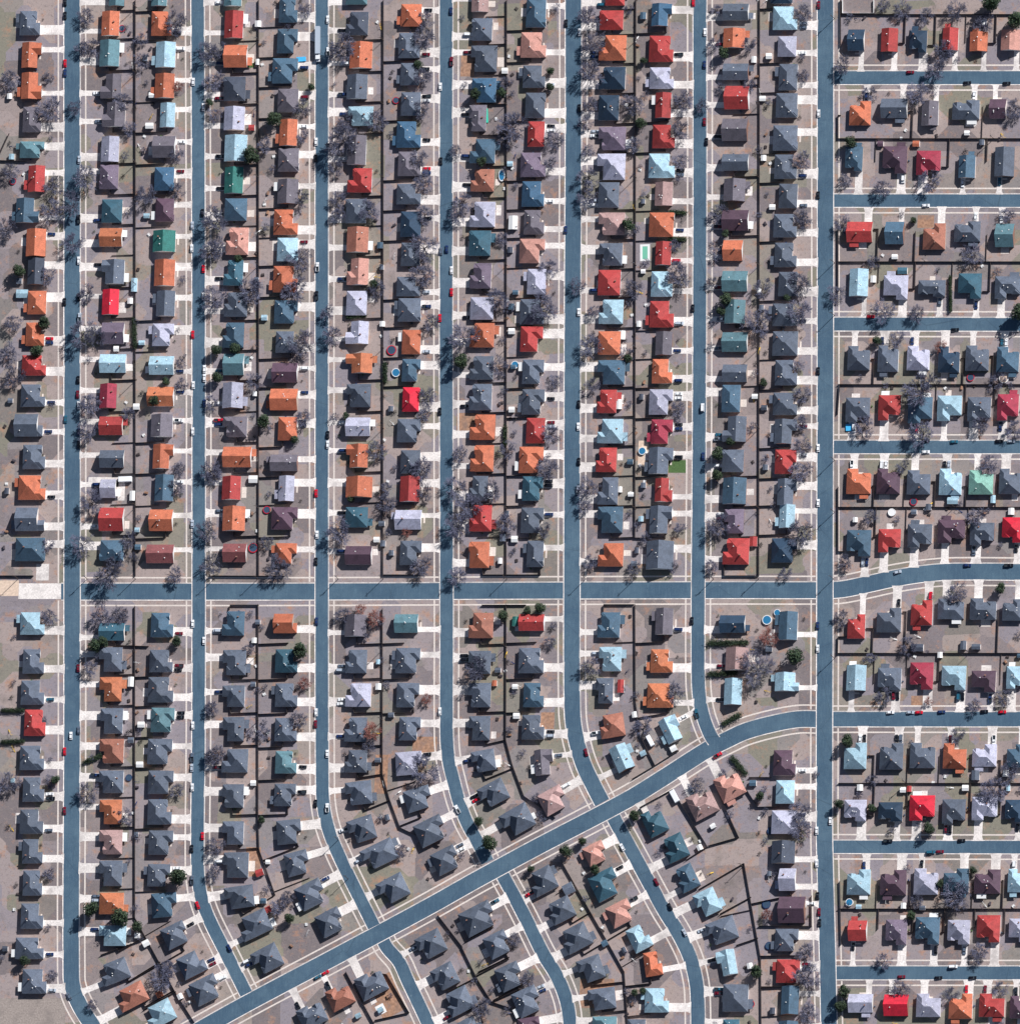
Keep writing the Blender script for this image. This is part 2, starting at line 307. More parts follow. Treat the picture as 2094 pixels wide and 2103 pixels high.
HD['L|right side of sixth long street|u'] = """1510 24 52 34 e g b;1506 78 44 40 g o b;1510 147 52 34 e g b;1512 200 50 48 e r b;1508 266 52 46 e n b;1509 333 54 34 e g b;1507 390 44 46 g n b;1509 452 54 42 e m b;1504 514 40 42 e o b;1508 577 52 42 e t b;1508 640 42 48 g t b;1508 702 52 40 e t b;1508 766 50 36 e g b;1500 818 38 56 h b t;1507 881 48 52 g g B;1504 946 44 46 h g b;1507 1008 48 54 g b b;1506 1070 40 50 h v T;1510 1132 54 54 h r B"""
HD['R|left side of seventh long street|u'] = """1603 -8 44 30 h K t;1611 37 50 48 h l B;1615 95 38 42 h w b;1617 158 38 54 h g b;1614 216 44 50 h g t;1611 283 50 52 h g t;1612 342 46 50 h g B;1617 402 38 50 h g b;1611 463 48 48 h g B;1612 523 46 50 h g B;1616 583 38 50 h g b;1610 646 50 46 h g B;1611 705 52 50 h g b;1613 765 46 52 h g B;1611 829 50 46 h g B;1612 886 46 50 g g T;1612 948 44 50 h r T;1615 1010 40 54 g g T;1615 1060 32 48 g l t;1609 1130 52 50 h K T"""
HD['R|left side of first long street|d'] = """67 1280 50 46 h l B;69 1358 44 50 h g B;67 1422 48 50 h g B;72 1484 44 54 h r B;66 1556 50 50 h g B;69 1621 44 50 h g B;65 1687 48 50 h g B;67 1748 42 50 h g B;67 1813 40 52 h g B;66 1881 46 52 h g B;61 1947 58 44 h g B;71 2015 50 50 h g B"""
HD['L|right side of first long street|d'] = """230 1297 52 36 e B b;227 1354 48 50 h g T;227 1415 46 50 h O T;229 1480 46 52 h g T;229 1542 50 50 h P T;228 1605 50 46 h g T;227 1667 46 50 h O T;227 1729 48 50 h q T;227 1793 48 52 h g T;229 1855 50 44 h O t;231 1921 56 42 h l T;235 1995 58 44 h g B 22;270 2046 62 44 h P B 28;328 2082 58 46 h l B 28"""
HD['R|left side of second long street|d'] = """333 1283 46 50 h b B;331 1357 48 46 h g B;330 1416 52 52 h g B;334 1478 48 50 h t T;328 1543 50 52 h g T;330 1606 52 48 h g T;328 1667 50 52 h g B;330 1730 50 50 h g T;326 1797 46 46 h g T;337 1858 52 50 h b T 5;360 1920 50 46 h g T 27;394 1980 52 48 h g B 27;422 2032 56 50 h g T 27"""
HD['L|right side of second long street|d'] = """479 1280 46 50 h b B;481 1360 48 52 h g T;479 1429 46 44 h g T;479 1497 44 50 h g T;482 1562 54 48 h g B;478 1634 44 48 h g T;478 1710 44 48 h g T;484 1776 52 52 h g T;491 1842 60 46 h g T 8;522 1899 64 48 h g B 26;548 1969 56 50 h g T 28"""
HD['R|left side of third long street|d'] = """586 1280 48 40 e o B;588 1357 46 48 h B B;588 1427 46 48 h g B;587 1498 46 48 h g B;587 1565 44 46 h t B;585 1632 44 46 h g T;593 1708 50 50 h g T 6;610 1772 48 48 h g T 16;638 1836 56 50 h g T 28;678 1893 52 48 h g T 28"""
HD['L|right side of third long street|d'] = """730 1285 44 44 g n b;731 1358 44 48 h g B;735 1427 52 48 h w B;730 1498 46 50 h g B;730 1563 46 46 h g B;736 1628 54 48 h g T 6;742 1703 54 50 h g T 18;778 1754 70 46 h g T 26;806 1825 58 50 h g T 28"""
HD['R|left side of fourth long street|d'] = """834 1280 48 38 e t b;837 1356 50 52 h g T;837 1427 46 50 h g T;841 1496 44 48 h g T;839 1567 54 48 h w T 5;858 1640 54 46 h g T 18;884 1706 60 50 h g T 27;915 1766 52 48 h g T 27"""
HD['L|right side of fourth long street|d'] = """987 1284 50 52 h P B;984 1360 46 48 h g T;984 1427 46 50 h g T;984 1495 44 50 h g T;992 1562 48 44 h g T 10;1012 1629 56 46 h g T 28;1061 1684 62 52 h g T 30"""
HD['R|left side of fifth long street|d'] = """1091 1278 52 34 e r t;1090 1356 52 52 h g B;1095 1427 42 50 h b B;1094 1493 46 50 h g B;1116 1565 38 52 g n T 6;1135 1643 52 48 h q T 30"""
HD['L|right side of fifth long street|d'] = """1249 1283 46 52 h b B;1252 1353 46 50 h l T;1240 1418 36 52 h g T;1256 1490 50 48 h P B 10;1276 1556 36 54 g l b 26"""
HD['R|left side of sixth long street|d'] = """1363 1276 36 54 g n b;1358 1357 46 48 h O B;1355 1428 54 50 h O B;1378 1497 38 52 g l T 28"""
HD['L|right side of sixth long street|d'] = """1503 1281 52 36 e K b;1512 1353 46 46 g q b;1504 1420 36 54 g l b"""
HD['R|left side of seventh long street|d'] = """1617 1285 38 58 g b b;1615 1400 50 38 g l B"""
HD['R|left of seventh long street below diagonal|n'] = """1610 1566 46 52 h m B;1611 1626 38 48 h l t;1608 1688 50 48 h w t;1607 1750 48 46 g d b;1616 1806 34 46 e w b;1625 1868 54 54 e m t;1614 1930 48 46 h g T;1617 1994 48 48 h r T;1621 2054 36 58 g b t;1617 2112 40 30 g b t"""
HD['U|lower side of diagonal street|x'] = """1497 1614 52 54 h p L 28;1441 1651 54 54 h q L 28;1343 1688 42 54 h B L 28;762 2021 58 50 h g L 28;698 2047 50 46 h P L 28;640 2085 54 46 h g L 28"""
HD['L|right side of right short street|s'] = """1385 1741 46 52 h B B 26;1409 1803 40 52 h b B 28;1451 1853 46 52 h l T 26;1481 1911 60 48 h g T 20;1491 1977 38 52 g l T 12;1509 2049 52 56 h g t;1500 2108 34 30 h B t"""
HD['R|left side of right short street|s'] = """1222 1752 44 42 h p T 28;1242 1816 56 56 h B T 28;1273 1875 50 46 h p T 28;1312 1926 40 52 h l B 28;1340 1979 36 50 h o B 10;1348 2054 50 50 h l B;1310 2108 46 30 h g B"""
HD['L|right side of middle short street|s'] = """1113 1809 52 50 h g B 28;1151 1869 50 46 h g B 28;1182 1926 56 50 h g B 28;1212 1990 50 50 h g T 20;1235 2051 56 44 h g T 8;1240 2105 50 36 h t T"""
HD['R|left side of middle short street|s'] = """981 1886 68 54 h g T 28;1021 1939 48 48 h g T 28;1046 2005 50 50 h g T 26;1082 2056 52 54 h g T 26;1086 2106 44 34 h m T 10"""
HD['L|right side of left short street|s'] = """884 1939 54 50 h g T 28;913 2005 48 48 h g T 28;941 2056 52 50 h g B 28;957 2110 44 34 h g T 28"""
# rows beside the right-hand side streets: x y w h type colour drive-x
RW = {}
RW['D|upper side of first'] = "1757 82 34 44 e K 1771;1825 82 34 48 g r 1836;1884 85 36 46 h K 1896;1950 80 32 46 g r 1955;2008 85 36 40 g o 2022;2074 82 40 42 g p 2085"
RW['U|lower side of first'] = "1765 232 44 50 h o 1778;1835 222 54 40 e g 1860;1908 232 34 50 g n 1918;1982 225 56 40 h g 2003;2048 223 34 40 e m 2040"
RW['D|upper side of second'] = "1752 326 36 50 h b 1760;1836 328 50 56 h m 1858;1905 334 50 50 h c 1900;1984 342 34 46 g b 1976;2061 332 40 60 g g 2056"
RW['U|lower side of second'] = "1764 476 52 42 e r 1790;1836 478 38 46 e b 1848;1917 485 46 54 h P 1926;1985 475 54 42 h g 2010;2062 483 38 48 e t 2053"
RW['D|upper side of third'] = "1762 580 38 56 g l 1767;1838 590 50 50 h w 1853;1912 592 56 34 h g 1935;1990 587 48 52 h B 2004;2068 590 54 46 h g 2053"
RW['U|lower side of third'] = "1762 735 46 50 h g 1753;1822 736 42 54 h g 1815;1884 735 46 50 h w 1877;1947 738 44 54 h K 1940;2005 735 48 52 h g 1997;2068 738 46 52 h b 2056"
RW['D|upper side of fourth'] = "1760 841 50 50 h g 1750;1825 837 46 52 h r 1820;1888 842 50 54 h b 1880;1948 838 50 52 h l 1938;2009 840 48 50 h g 2003;2068 836 44 54 h c 2058"
RW['U|lower side of fourth'] = "1762 988 50 52 h o 1748;1823 988 48 52 h m 1813;1885 990 48 50 h g 1880;1950 989 46 54 h l 1942;2013 990 50 50 h M 2004;2073 988 46 52 h g 2063"
RW['D|upper side of fifth'] = "1762 1115 50 54 h b 1778;1825 1110 46 48 h r 1816;1887 1100 50 48 h g 1880;1952 1091 56 48 h m 1937;2015 1096 50 46 h g 2003;2078 1088 44 52 h R 2088"
RW['U|lower side of fifth'] = "1757 1286 36 50 h r 1765;1824 1273 50 50 h g 1840;1891 1258 44 52 h r 1900;1951 1250 54 42 h g 1937;2017 1250 54 44 h g 2004;2078 1252 42 44 h g 2080"
RW['D|upper side of sixth'] = "1757 1392 40 52 g l 1755;1825 1394 48 46 h g 1847;1891 1388 48 56 h c 1902;1957 1392 50 50 h l 1970;2018 1399 50 44 h m 2037;2083 1391 36 46 h l 2083"
RW['U|lower side of sixth'] = "1755 1552 46 54 h l 1768;1829 1553 48 54 h g 1843;1893 1551 52 52 h g 1882;1959 1552 48 52 h o 1949;2020 1551 50 46 h w 2041;2084 1552 36 48 h b 2092"
RW['D|upper side of seventh'] = "1755 1664 46 44 h w 1765;1827 1667 50 40 h K 1846;1892 1659 52 52 h R 1878;1957 1666 48 50 h g 1952;2020 1660 52 48 h w 2003;2081 1665 38 46 h K 2085"
RW['U|lower side of seventh'] = "1762 1811 48 52 h l 1767;1833 1812 54 52 h m 1853;1900 1810 50 54 h w 1888;1962 1808 52 50 h b 1975;2026 1810 54 50 h m 2044;2088 1808 40 48 h l 2075"
RW['D|upper side of eighth'] = "1760 1911 38 42 e r 1757;1839 1914 44 52 h v 1850;1903 1911 50 56 h b 1917;1967 1914 46 50 h w 1980;2028 1907 48 56 h r 2045;2090 1910 40 48 h w 2095"
RW['U|lower side of eighth'] = "1766 2060 50 38 e w 1790;1839 2064 50 44 e R 1830;1905 2064 50 48 h w 1888;1971 2066 48 52 h o 1978;2035 2064 52 48 h r 2025;2090 2068 36 46 h m 2085"
ORD = 'zeroth first second third fourth fifth sixth seventh eighth ninth tenth eleventh twelfth thirteenth fourteenth fifteenth sixteenth seventeenth eighteenth nineteenth twentieth'.split()
# ---------------------------------------------------------------- houses: builder
OVER = 0.45; EAVE = 3.1
def roof_part(mb, x0, x1, y0, y1, axis, ends, pitch, z0=EAVE, th=0.16):
    """roof over a rectangle; axis 'x' or 'y' is the ridge; ends = (hip at low end, hip at high end)"""
    if axis == 'x':
        f = lambda a, b, z: (a, b, z); A0, A1, B0, B1 = x0, x1, y0, y1
    else:
        f = lambda a, b, z: (b, a, z); A0, A1, B0, B1 = y0, y1, x0, x1
    hb = (B1 - B0) / 2; mid = (B0 + B1) / 2; rise = hb * pitch
    la = A0 + (min(hb * .97, (A1 - A0) * .46) if ends[0] else 0); ha = A1 - (min(hb * .97, (A1 - A0) * .46) if ends[1] else 0)
    zb, zt = z0 - th, z0
    i = len(mb.v)
    V = [f(A0, B0, zb), f(A1, B0, zb), f(A1, B1, zb), f(A0, B1, zb), f(A0, B0, zt), f(A1, B0, zt), f(A1, B1, zt), f(A0, B1, zt), f(la, mid, zt + rise), f(ha, mid, zt + rise)]
    F = [(3, 2, 1, 0), (0, 1, 5, 4), (1, 2, 6, 5), (2, 3, 7, 6), (3, 0, 4, 7), (4, 5, 9, 8), (6, 7, 8, 9), (7, 4, 8), (5, 6, 9)]
    if axis == 'y': F = [tuple(reversed(q)) for q in F]
    mb.v += V
    for k, q in enumerate(F):
        mb.f.append(tuple(i + t for t in q))
        mb.mi.append(1 if (k in (7, 8) and not ends[k - 7]) or k in (1, 2, 3, 4) else 0)
    return zt + rise
vent_me = {}
def vent_mesh(kind):
    if kind not in vent_me:
        b = MB()
        if kind == 'v': b.tube((0, 0, -.15), (0, 0, .35), .22, .22, 8); b.tube((0, 0, .35), (0, 0, .5), .34, .12, 8)
        else: b.box(-.35, .35, -.25, .25, -.9, .75); b.box(-.42, .42, -.32, .32, .75, .85)
        vent_me[kind] = b.mesh('roof_vent' if kind == 'v' else 'chimney', M_TRIM if kind == 'v' else WALLS[1])
    return vent_me[kind]
HOUSES = []; DRIVES = []; DRVPX = []
def ang_of(face, ang):
    a0 = math.atan2(EX.y, EX.x)
    return a0 + math.radians({'R': 0, 'U': 90, 'L': 180, 'D': 270}[face] + ang)
def house(x, y, wpx, hpx, typ, col, off, wing, face, ang, label, cat_gable, loc):
    th = ang_of(face, ang)
    base = P(x, y, 3.8); base.z = 0
    if face in 'RL': dx, dy = wpx * S * SX, hpx * S * SY       # local x towards the street
    else: dx, dy = hpx * S * SY, wpx * S * SX
    t = off                                                      # where the drive is, -1..1 in local y
    along = 'y' if (typ == 'g') == (face in 'RL') else 'x'       # ridge in the local frame
    if typ == 'h': along = 'y' if dy >= dx * .96 else 'x'
    rnd = random.Random(int(x * 31 + y * 17))
    pitch = {'h': 0.66, 'g': 0.58, 'e': 0.56}[typ] + rnd.uniform(-.04, .05)
    name = 'hip_roof_house' if typ == 'h' else 'gable_roof_house'
    e = bpy.data.objects.new(name, None); C.objects.link(e); e.location = base; e.rotation_euler = (0, 0, th)
    tag(e, label, 'hip house' if typ == 'h' else 'gable house', 'hip roofed houses' if typ == 'h' else 'gable roofed houses')
    X0, X1, Y0, Y1 = -dx / 2, dx / 2, -dy / 2, dy / 2
    rb = MB(); wb = MB()
    hip = (typ == 'h')
    if wing:
        wl = dx * rnd.uniform(.16, .24); bx1 = X1 - wl
        ww = dy * rnd.uniform(.44, .52)
        if t > 0: wy1 = Y1 - .12; wy0 = wy1 - ww
        else: wy0 = Y0 + .12; wy1 = wy0 + ww
    else: bx1 = X1
    top = roof_part(rb, X0, bx1, Y0, Y1, along, (hip, hip), pitch)
    wb.box(X0 + OVER, bx1 - OVER, Y0 + OVER, Y1 - OVER, -.05, EAVE - .1)
    if not hip:   # gable triangles as wall
        pass
    if wing:
        inn = min((bx1 - X0) * .45, ww * .6)
        roof_part(rb, bx1 - inn, X1, wy0, wy1, 'x', (False, hip or rnd.random() < .3), pitch * 1.02, EAVE - .01)
        wb.box(bx1 - OVER - .3, X1 - OVER, wy0 + OVER, wy1 - OVER, -.05, EAVE - .12)
        gy = (wy0 + wy1) / 2
    else: gy = t * dy * .27; ww = dy * .4
    # a cross gable or a rear bump on the hipped ones: real roofs are broken up
    if hip and rnd.random() < .7:
        s = -1 if t > 0 else 1
        cw = dy * rnd.uniform(.26, .34); cy = s * (dy / 2 - cw / 2 - .5)
        roof_part(rb, bx1 - dx * .3, bx1 + .45, cy - cw / 2, cy + cw / 2, 'x', (False, rnd.random() < .5), pitch, EAVE + .02)
    if rnd.random() < .42:                                       # lean-to or patio cover at the back
        s = rnd.choice((-1, 1)); cw = dy * .36; cy = s * dy * .22
        rb2 = MB(); rb2.hull8([(X0 - 2.6, cy - cw / 2, 2.15), (X0 + .3, cy - cw / 2, 2.48), (X0 + .3, cy + cw / 2, 2.48), (X0 - 2.6, cy + cw / 2, 2.15)],
                              [(X0 - 2.6, cy - cw / 2, 2.23), (X0 + .3, cy - cw / 2, 2.56), (X0 + .3, cy + cw / 2, 2.56), (X0 - 2.6, cy + cw / 2, 2.23)])
        for q in (-1, 1): rb2.box(X0 - 2.5, X0 - 2.38, cy + q * (cw / 2 - .2) - .06, cy + q * (cw / 2 - .2) + .06, -.02, 2.15)
        pc = rb2.obj('patio_cover', M_TRIM if rnd.random() < .22 else ROOF[col], e)
    wmat = WALLS[rnd.choice([0, 0, 1, 1, 2, 2, 3, 4])]
    wb.obj('wall', wmat, e)
    ro = rb.obj('roof', [ROOF[col], M_TRIM if rnd.random() < .6 else wmat], e)
    # vents and chimney sit on the roof
    def rz(px_, py_):
        a, b = (px_, py_) if along == 'x' else (py_, px_)
        A0, A1, B0, B1 = (X0, bx1, Y0, Y1) if along == 'x' else (Y0, Y1, X0, bx1)
        d = min(b - B0, B1 - b)
        if hip: d = min(d, a - A0, A1 - a)
        return EAVE + max(0, d) * pitch
    cxm = (X0 + bx1) / 2
    if rnd.random() < .5:
        px_, py_ = cxm + rnd.uniform(-.6, -.2) * (bx1 - X0) / 2, rnd.uniform(-.5, .5) * dy / 2
        link('chimney', vent_mesh('c'), ro, (px_, py_, rz(px_, py_) + .55))
    for _ in range(rnd.choice((1, 1, 2, 3))):
        px_, py_ = cxm + rnd.uniform(-.55, .55) * (bx1 - X0) / 2, rnd.uniform(-.6, .6) * dy / 2
        link('roof_vent', vent_mesh('v'), ro, (px_, py_, rz(px_, py_)))
    gx = X1 - OVER
    gw = min(ww - 2 * OVER - .5, 4.9)
    g = MB(); g.box(gx, gx + .06, gy - gw / 2, gy + gw / 2, 0, 2.15); g.obj('garage_door', M_TRIM, e)
    fx = (bx1 if wing else X1) - OVER
    wy = -math.copysign(dy * .27, t)
    g = MB(); g.box(fx, fx + .05, wy - .9, wy + .9, .9, 2.1); g.obj('window', M_GLASS, e)
    g = MB(); g.box(X0 + OVER - .05, X0 + OVER, wy - 1.0, wy + 1.0, .7, 2.1); g.obj('window', M_GLASS, e)
    # driveway
    d2 = Vector((math.cos(th), math.sin(th))); n2 = Vector((-d2.y, d2.x))
    f0 = Vector((base.x, base.y)) + d2 * (gx - .1) + n2 * gy
    L = 0
    def topx(v):
        a = Vector((v.x, v.y, 0)); return (a.dot(Rr) / S + 1047, 1051.5 - a.dot(U) / S)
    while L < 40:
        px_, py_ = topx(f0 + d2 * L)
        if rdist(px_, py_)[0] < 0.6: break
        L += .4
    dw = rnd.choice((3.4, 4.4, 5.0, 5.2, 5.6)) if hip else rnd.choice((2.8, 3.1, 3.4, 4.6))
    dw = min(dw, gw + 1.6) if gw > 2.4 else dw
    if 3 < L < 39:
        b = MB(); z = .046
        q = [(0, -dw / 2), (L - 2.2, -dw / 2), (L - 2.2, dw / 2), (0, dw / 2)]
        wv = lambda u, v: (f0.x + d2.x * u + n2.x * v, f0.y + d2.y * u + n2.y * v)
        b.face([(*wv(*p), z) for p in q])
        b.face([(*wv(L - 2.2, -dw / 2), z), (*wv(L + .1, -dw / 2 - .8), .040), (*wv(L + .1, dw / 2 + .8), .040), (*wv(L - 2.2, dw / 2), z)])
        struct(b.obj('driveway', M_CONC))
        DRVPX.append((*topx(f0 + d2 * L), dw / 2 / S + 3))
    H = dict(px=(x, y), base=base, th=th, d=d2, n=n2, f0=f0, L=L, dw=dw, gy=gy, dx=dx, dy=dy, loc=loc, face=face, rnd=rnd, X0=X0, fx=fx, wy=wy)
    HOUSES.append(H)
    # front path
    if 6 < L < 39 and rnd.random() < .55:
        b = MB(); pv = lambda u, v: (base.x + d2.x * u + n2.x * v, base.y + d2.y * u + n2.y * v, .038)
        s = math.copysign(1, wy - gy); y0 = gy + s * dw / 2; y1 = wy * .45
        b.face([pv(fx + .9, y0), pv(fx + 1.9, y0), pv(fx + 1.9, y1), pv(fx + .9, y1)][::(1 if s > 0 else -1)]); struct(b.obj('path', M_WALK))
    return H
COLS = {}
CN = {k: v[0] for k, v in RC.items()}
for key, txt in HD.items():
    face, where, ud = key.split('|')
    ents = [q.split() for q in txt.split(';')]
    n = len(ents); lst = []
    for i, q in enumerate(ents):
        x, y, w_, h_ = map(float, q[:4]); typ, col, wing = q[4:7]; ang = float(q[7]) if len(q) > 7 else 0
        k = (n - i) if ud == 'u' else i + 1
        if ud == 'x': k = {0: 1, 1: 2, 2: 3, 3: 4, 4: 5, 5: 6}[i]
        kind = 'hipped' if typ == 'h' else 'gabled'
        if ud in 'ud':
            rel = 'above' if ud == 'u' else 'below'
            lab = f"{CN[col]} {kind} house, {ORD[k]} {rel} the cross street, {where}"
            loc = f"{ORD[k]} house {'up' if ud == 'u' else 'down'}, {where}"
        else:
            lab = f"{CN[col]} {kind} house, {ORD[k]} {'from right' if ud == 'x' else 'from its top'}, {where}"
            loc = f"{ORD[k]} house, {where}"
        if face in 'RL':
            s = {'T': 1, 't': 1, 'B': -1, 'b': -1}[wing]
            off = s if face == 'R' else -s
        else: off = 1
        lst.append(house(x, y, w_, h_, typ, col, off, wing in 'TBL', face, ang, lab, None, loc))
    COLS[key] = lst
for key, txt in RW.items():
    face, where = key.split('|'); lst = []
    for i, q in enumerate(txt.split(';')):
        q = q.split(); x, y, w_, h_ = map(float, q[:4]); typ, col, dr = q[4], q[5], float(q[6])
        kind = 'hipped' if typ == 'h' else 'gabled'
        loc = f"{ORD[i + 1]} house, {where} right street"
        lab = f"{CN[col]} {kind} house, {ORD[i + 1]} from left, {where} side street at right"
        s = 1 if dr > x else -1
        off = s if face == 'D' else -s
        lst.append(house(x, y, w_, h_, typ, col, off, typ == 'h', face, 0, lab, None, loc))
    COLS['row|' + key] = lst
# ---------------------------------------------------------------- kerbs and sidewalks (broken at crossings and drives)
for ri, (nm, hw, lv, pl) in enumerate(RD):
    fine = []
    for a, b in zip(pl[:-1], pl[1:]):
        n = max(1, int((b - a).length / 2.0))
        fine += [a.lerp(b, j / n) for j in range(n)]
    fine.append(pl[-1]); nn = norms(fine)
    for side in (-1, 1):
        for kind, o0, o1 in (('kerb', 1.2, 2.0), ('sidewalk', 10.5, 13.6)):
            run = []; mbk = MB()
            def flush():
                if len(run) > 3:
                    p = [fine[i] for i in run]; q = [nn[i] for i in run]
                    if kind == 'kerb': ribbon(mbk, p, q, side * (hw + o0), side * (hw + o1), 0.0, 0.13)
                    else: ribbon(mbk, p, q, side * (hw + o0), side * (hw + o1), 0.031 + 0.0006 * ri)
                run.clear()
            for i in range(len(fine)):
                c = fine[i] + nn[i] * side * (hw + (o0 + o1) / 2)
                ok = rdist(c.x, c.y, ri)[0] > (2.5 if kind == 'kerb' else 1.5)
                if ok and kind == 'kerb':
                    for dx_, dy_, r_ in DRVPX:
                        if abs(c.x - dx_) < r_ + 4 and abs(c.y - dy_) < r_ + 4 and math.hypot(c.x - dx_, c.y - dy_) < r_ + 1: ok = False; break
                if ok: run.append(i)
                else: flush()
            flush()
            if mbk.f: struct(mbk.obj(kind, M_WALK if kind == 'sidewalk' else M_CONC))
# ---------------------------------------------------------------- fences
def seg_fence(mb, a, b, hgt=1.8, th=.06):
    d = (b - a)
    if d.length < .5: return
    d.normalize(); n = Vector((-d.y, d.x)) * th / 2
    q = [a - n, b - n, b + n, a + n]
    mb.hull8([(p.x, p.y, .0) for p in q], [(p.x, p.y, hgt) for p in q])
    L = (b - a).length; k = int(L / 2.4)
    for i in range(k + 1):
        c = a.lerp(b, i / max(1, k)); mb.box(c.x - .07, c.x + .07, c.y - .07, c.y + .07, 0, hgt + .08)
def W2(px, py): v = P(px, py); return Vector((v.x, v.y))
BACK = {  # back fence line -> the house columns on its two sides
 'first and second long streets, upper block': ([(279, 0), (279, 630), (279, 1183)], ['L|right side of first long street|u', 'R|left side of second long street|u']),
 'second and third long streets, upper block': ([(532, 0), (532, 1183)], ['L|right side of second long street|u', 'R|left side of third long street|u']),
 'third and fourth long streets, upper block': ([(788, 0), (787, 1183)], ['L|right side of third long street|u', 'R|left side of fourth long street|u']),
 'fourth and fifth long streets, upper block': ([(1041, 0), (1040, 1183)], ['L|right side of fourth long street|u', 'R|left side of fifth long street|u']),
 'fifth and sixth long streets, upper block': ([(1306, 0), (1304, 1105)], ['L|right side of fifth long street|u', 'R|left side of sixth long street|u']),
 'sixth and seventh long streets, upper block': ([(1560, 0), (1558, 1183)], ['L|right side of sixth long street|u', 'R|left side of seventh long street|u']),
 'first and second long streets, lower block': ([(278, 1245), (278, 1885), (327, 1975), (362, 2040), (400, 2100)], ['L|right side of first long street|d', 'R|left side of second long street|d']),
 'second and third long streets, lower block': ([(531, 1242), (531, 1690), (533, 1745), (566, 1838)], ['L|right side of second long street|d', 'R|left side of third long street|d']),
 'third and fourth long streets, lower block': ([(786, 1250), (786, 1590), (800, 1640), (822, 1700)], ['L|right side of third long street|d', 'R|left side of fourth long street|d']),
 'fourth and fifth long streets, lower block': ([(1040, 1242), (1039, 1520), (1052, 1570), (1076, 1635), (1140, 1680)], ['L|right side of fourth long street|d', 'R|left side of fifth long street|d']),
 'fifth and sixth long streets, lower block': ([(1304, 1242), (1305, 1440), (1314, 1510), (1345, 1572)], ['L|right side of fifth long street|d', 'R|left side of sixth long street|d']),
 'middle and right short streets': ([(1152, 1767), (1205, 1860), (1245, 1930), (1282, 1996), (1290, 2110)], ['L|right side of middle short street|s', 'R|left side of right short street|s']),
 'left and middle short streets': ([(949, 1946), (980, 2010), (1010, 2058)], ['L|right side of left short street|s', 'R|left side of middle short street|s']),
 'right short street and seventh long street': ([(1528, 1774), (1548, 1890), (1562, 1970), (1563, 2110)], ['L|right side of right short street|s', 'R|left of seventh long street below diagonal|n']),
}
RB = [(30, 'first', None, 'D'), (285, 'first', 'second', None), (538, 'second', 'third', None), (790, 'third', 'fourth', None), (1042, 'fourth', 'fifth', None), (1342, 'fifth', 'sixth', None), (1609, 'sixth', 'seventh', None), (1867, 'seventh', 'eighth', None)]
for y, a, b, _ in RB:
    if b is None: BACK['the top of the right blocks'] = ([(1725, y), (2100, y)], ['row|D|upper side of first'])
    else: BACK[f'{a} and {b} side streets at right'] = ([(1721, y), (2100, y)], [f'row|U|lower side of {a}', f'row|D|upper side of {b}'])
nside = 0
random.seed(11)
for nm, (pl, cols) in BACK.items():
    f = MB(); pts = [W2(*p) for p in pl]
    for a, b in zip(pts[:-1], pts[1:]): seg_fence(f, a, b)
    where = nm if nm.startswith('the top') else 'yards between ' + nm
    tag(f.obj('back_fence', M_FENCE), f"long wooden back fence along {where}" if nm.startswith('the top') else f"long wooden fence splitting {where}", 'fence', 'long back fences')
    for key in cols:
        hs = COLS[key]
        for i in range(len(hs)):
            h = hs[i]
            # lot edge towards the next house
            if i + 1 < len(hs):
                m_ = (h['base'] + hs[i + 1]['base']) / 2
            else: continue
            m2 = Vector((m_.x, m_.y)); best = None
            for a, b in zip(pts[:-1], pts[1:]):
                ab = b - a; t = max(0, min(1, (m2 - a).dot(ab) / ab.length_squared)); c = a + ab * t
                if best is None or (c - m2).length < (best - m2).length: best = c
            if (best - m2).length > 26 or (best - m2).length < 4: continue
            if random.random() > .74 or nside >= 298: continue
            g = MB(); chain = random.random() < .22
            end = best + (m2 - best) * random.choice((1.0, 1.05, 1.15, .85))
            d_ = (m2 - best).normalized(); best_ = best + d_ * .1
            if chain:
                seg_fence(g, best_, end, 1.15, .03)
            else:
                seg_fence(g, best_, end, 1.8)
                hb = Vector((h['base'].x, h['base'].y)); to = (hb - end)
                side = Vector((-d_.y, d_.x)); side = side if side.dot(to) > 0 else -side
                gap = abs(side.dot(to)) - h['dy'] / 2
                if .4 < gap < 5: seg_fence(g, end, end + side * gap, 1.8)
            tag(g.obj('side_fence', M_CHAIN if chain else M_FENCE), f"{'low wire' if chain else 'wooden'} side fence beside {h['loc']}", 'side fence', 'side fences between yards')
            nside += 1
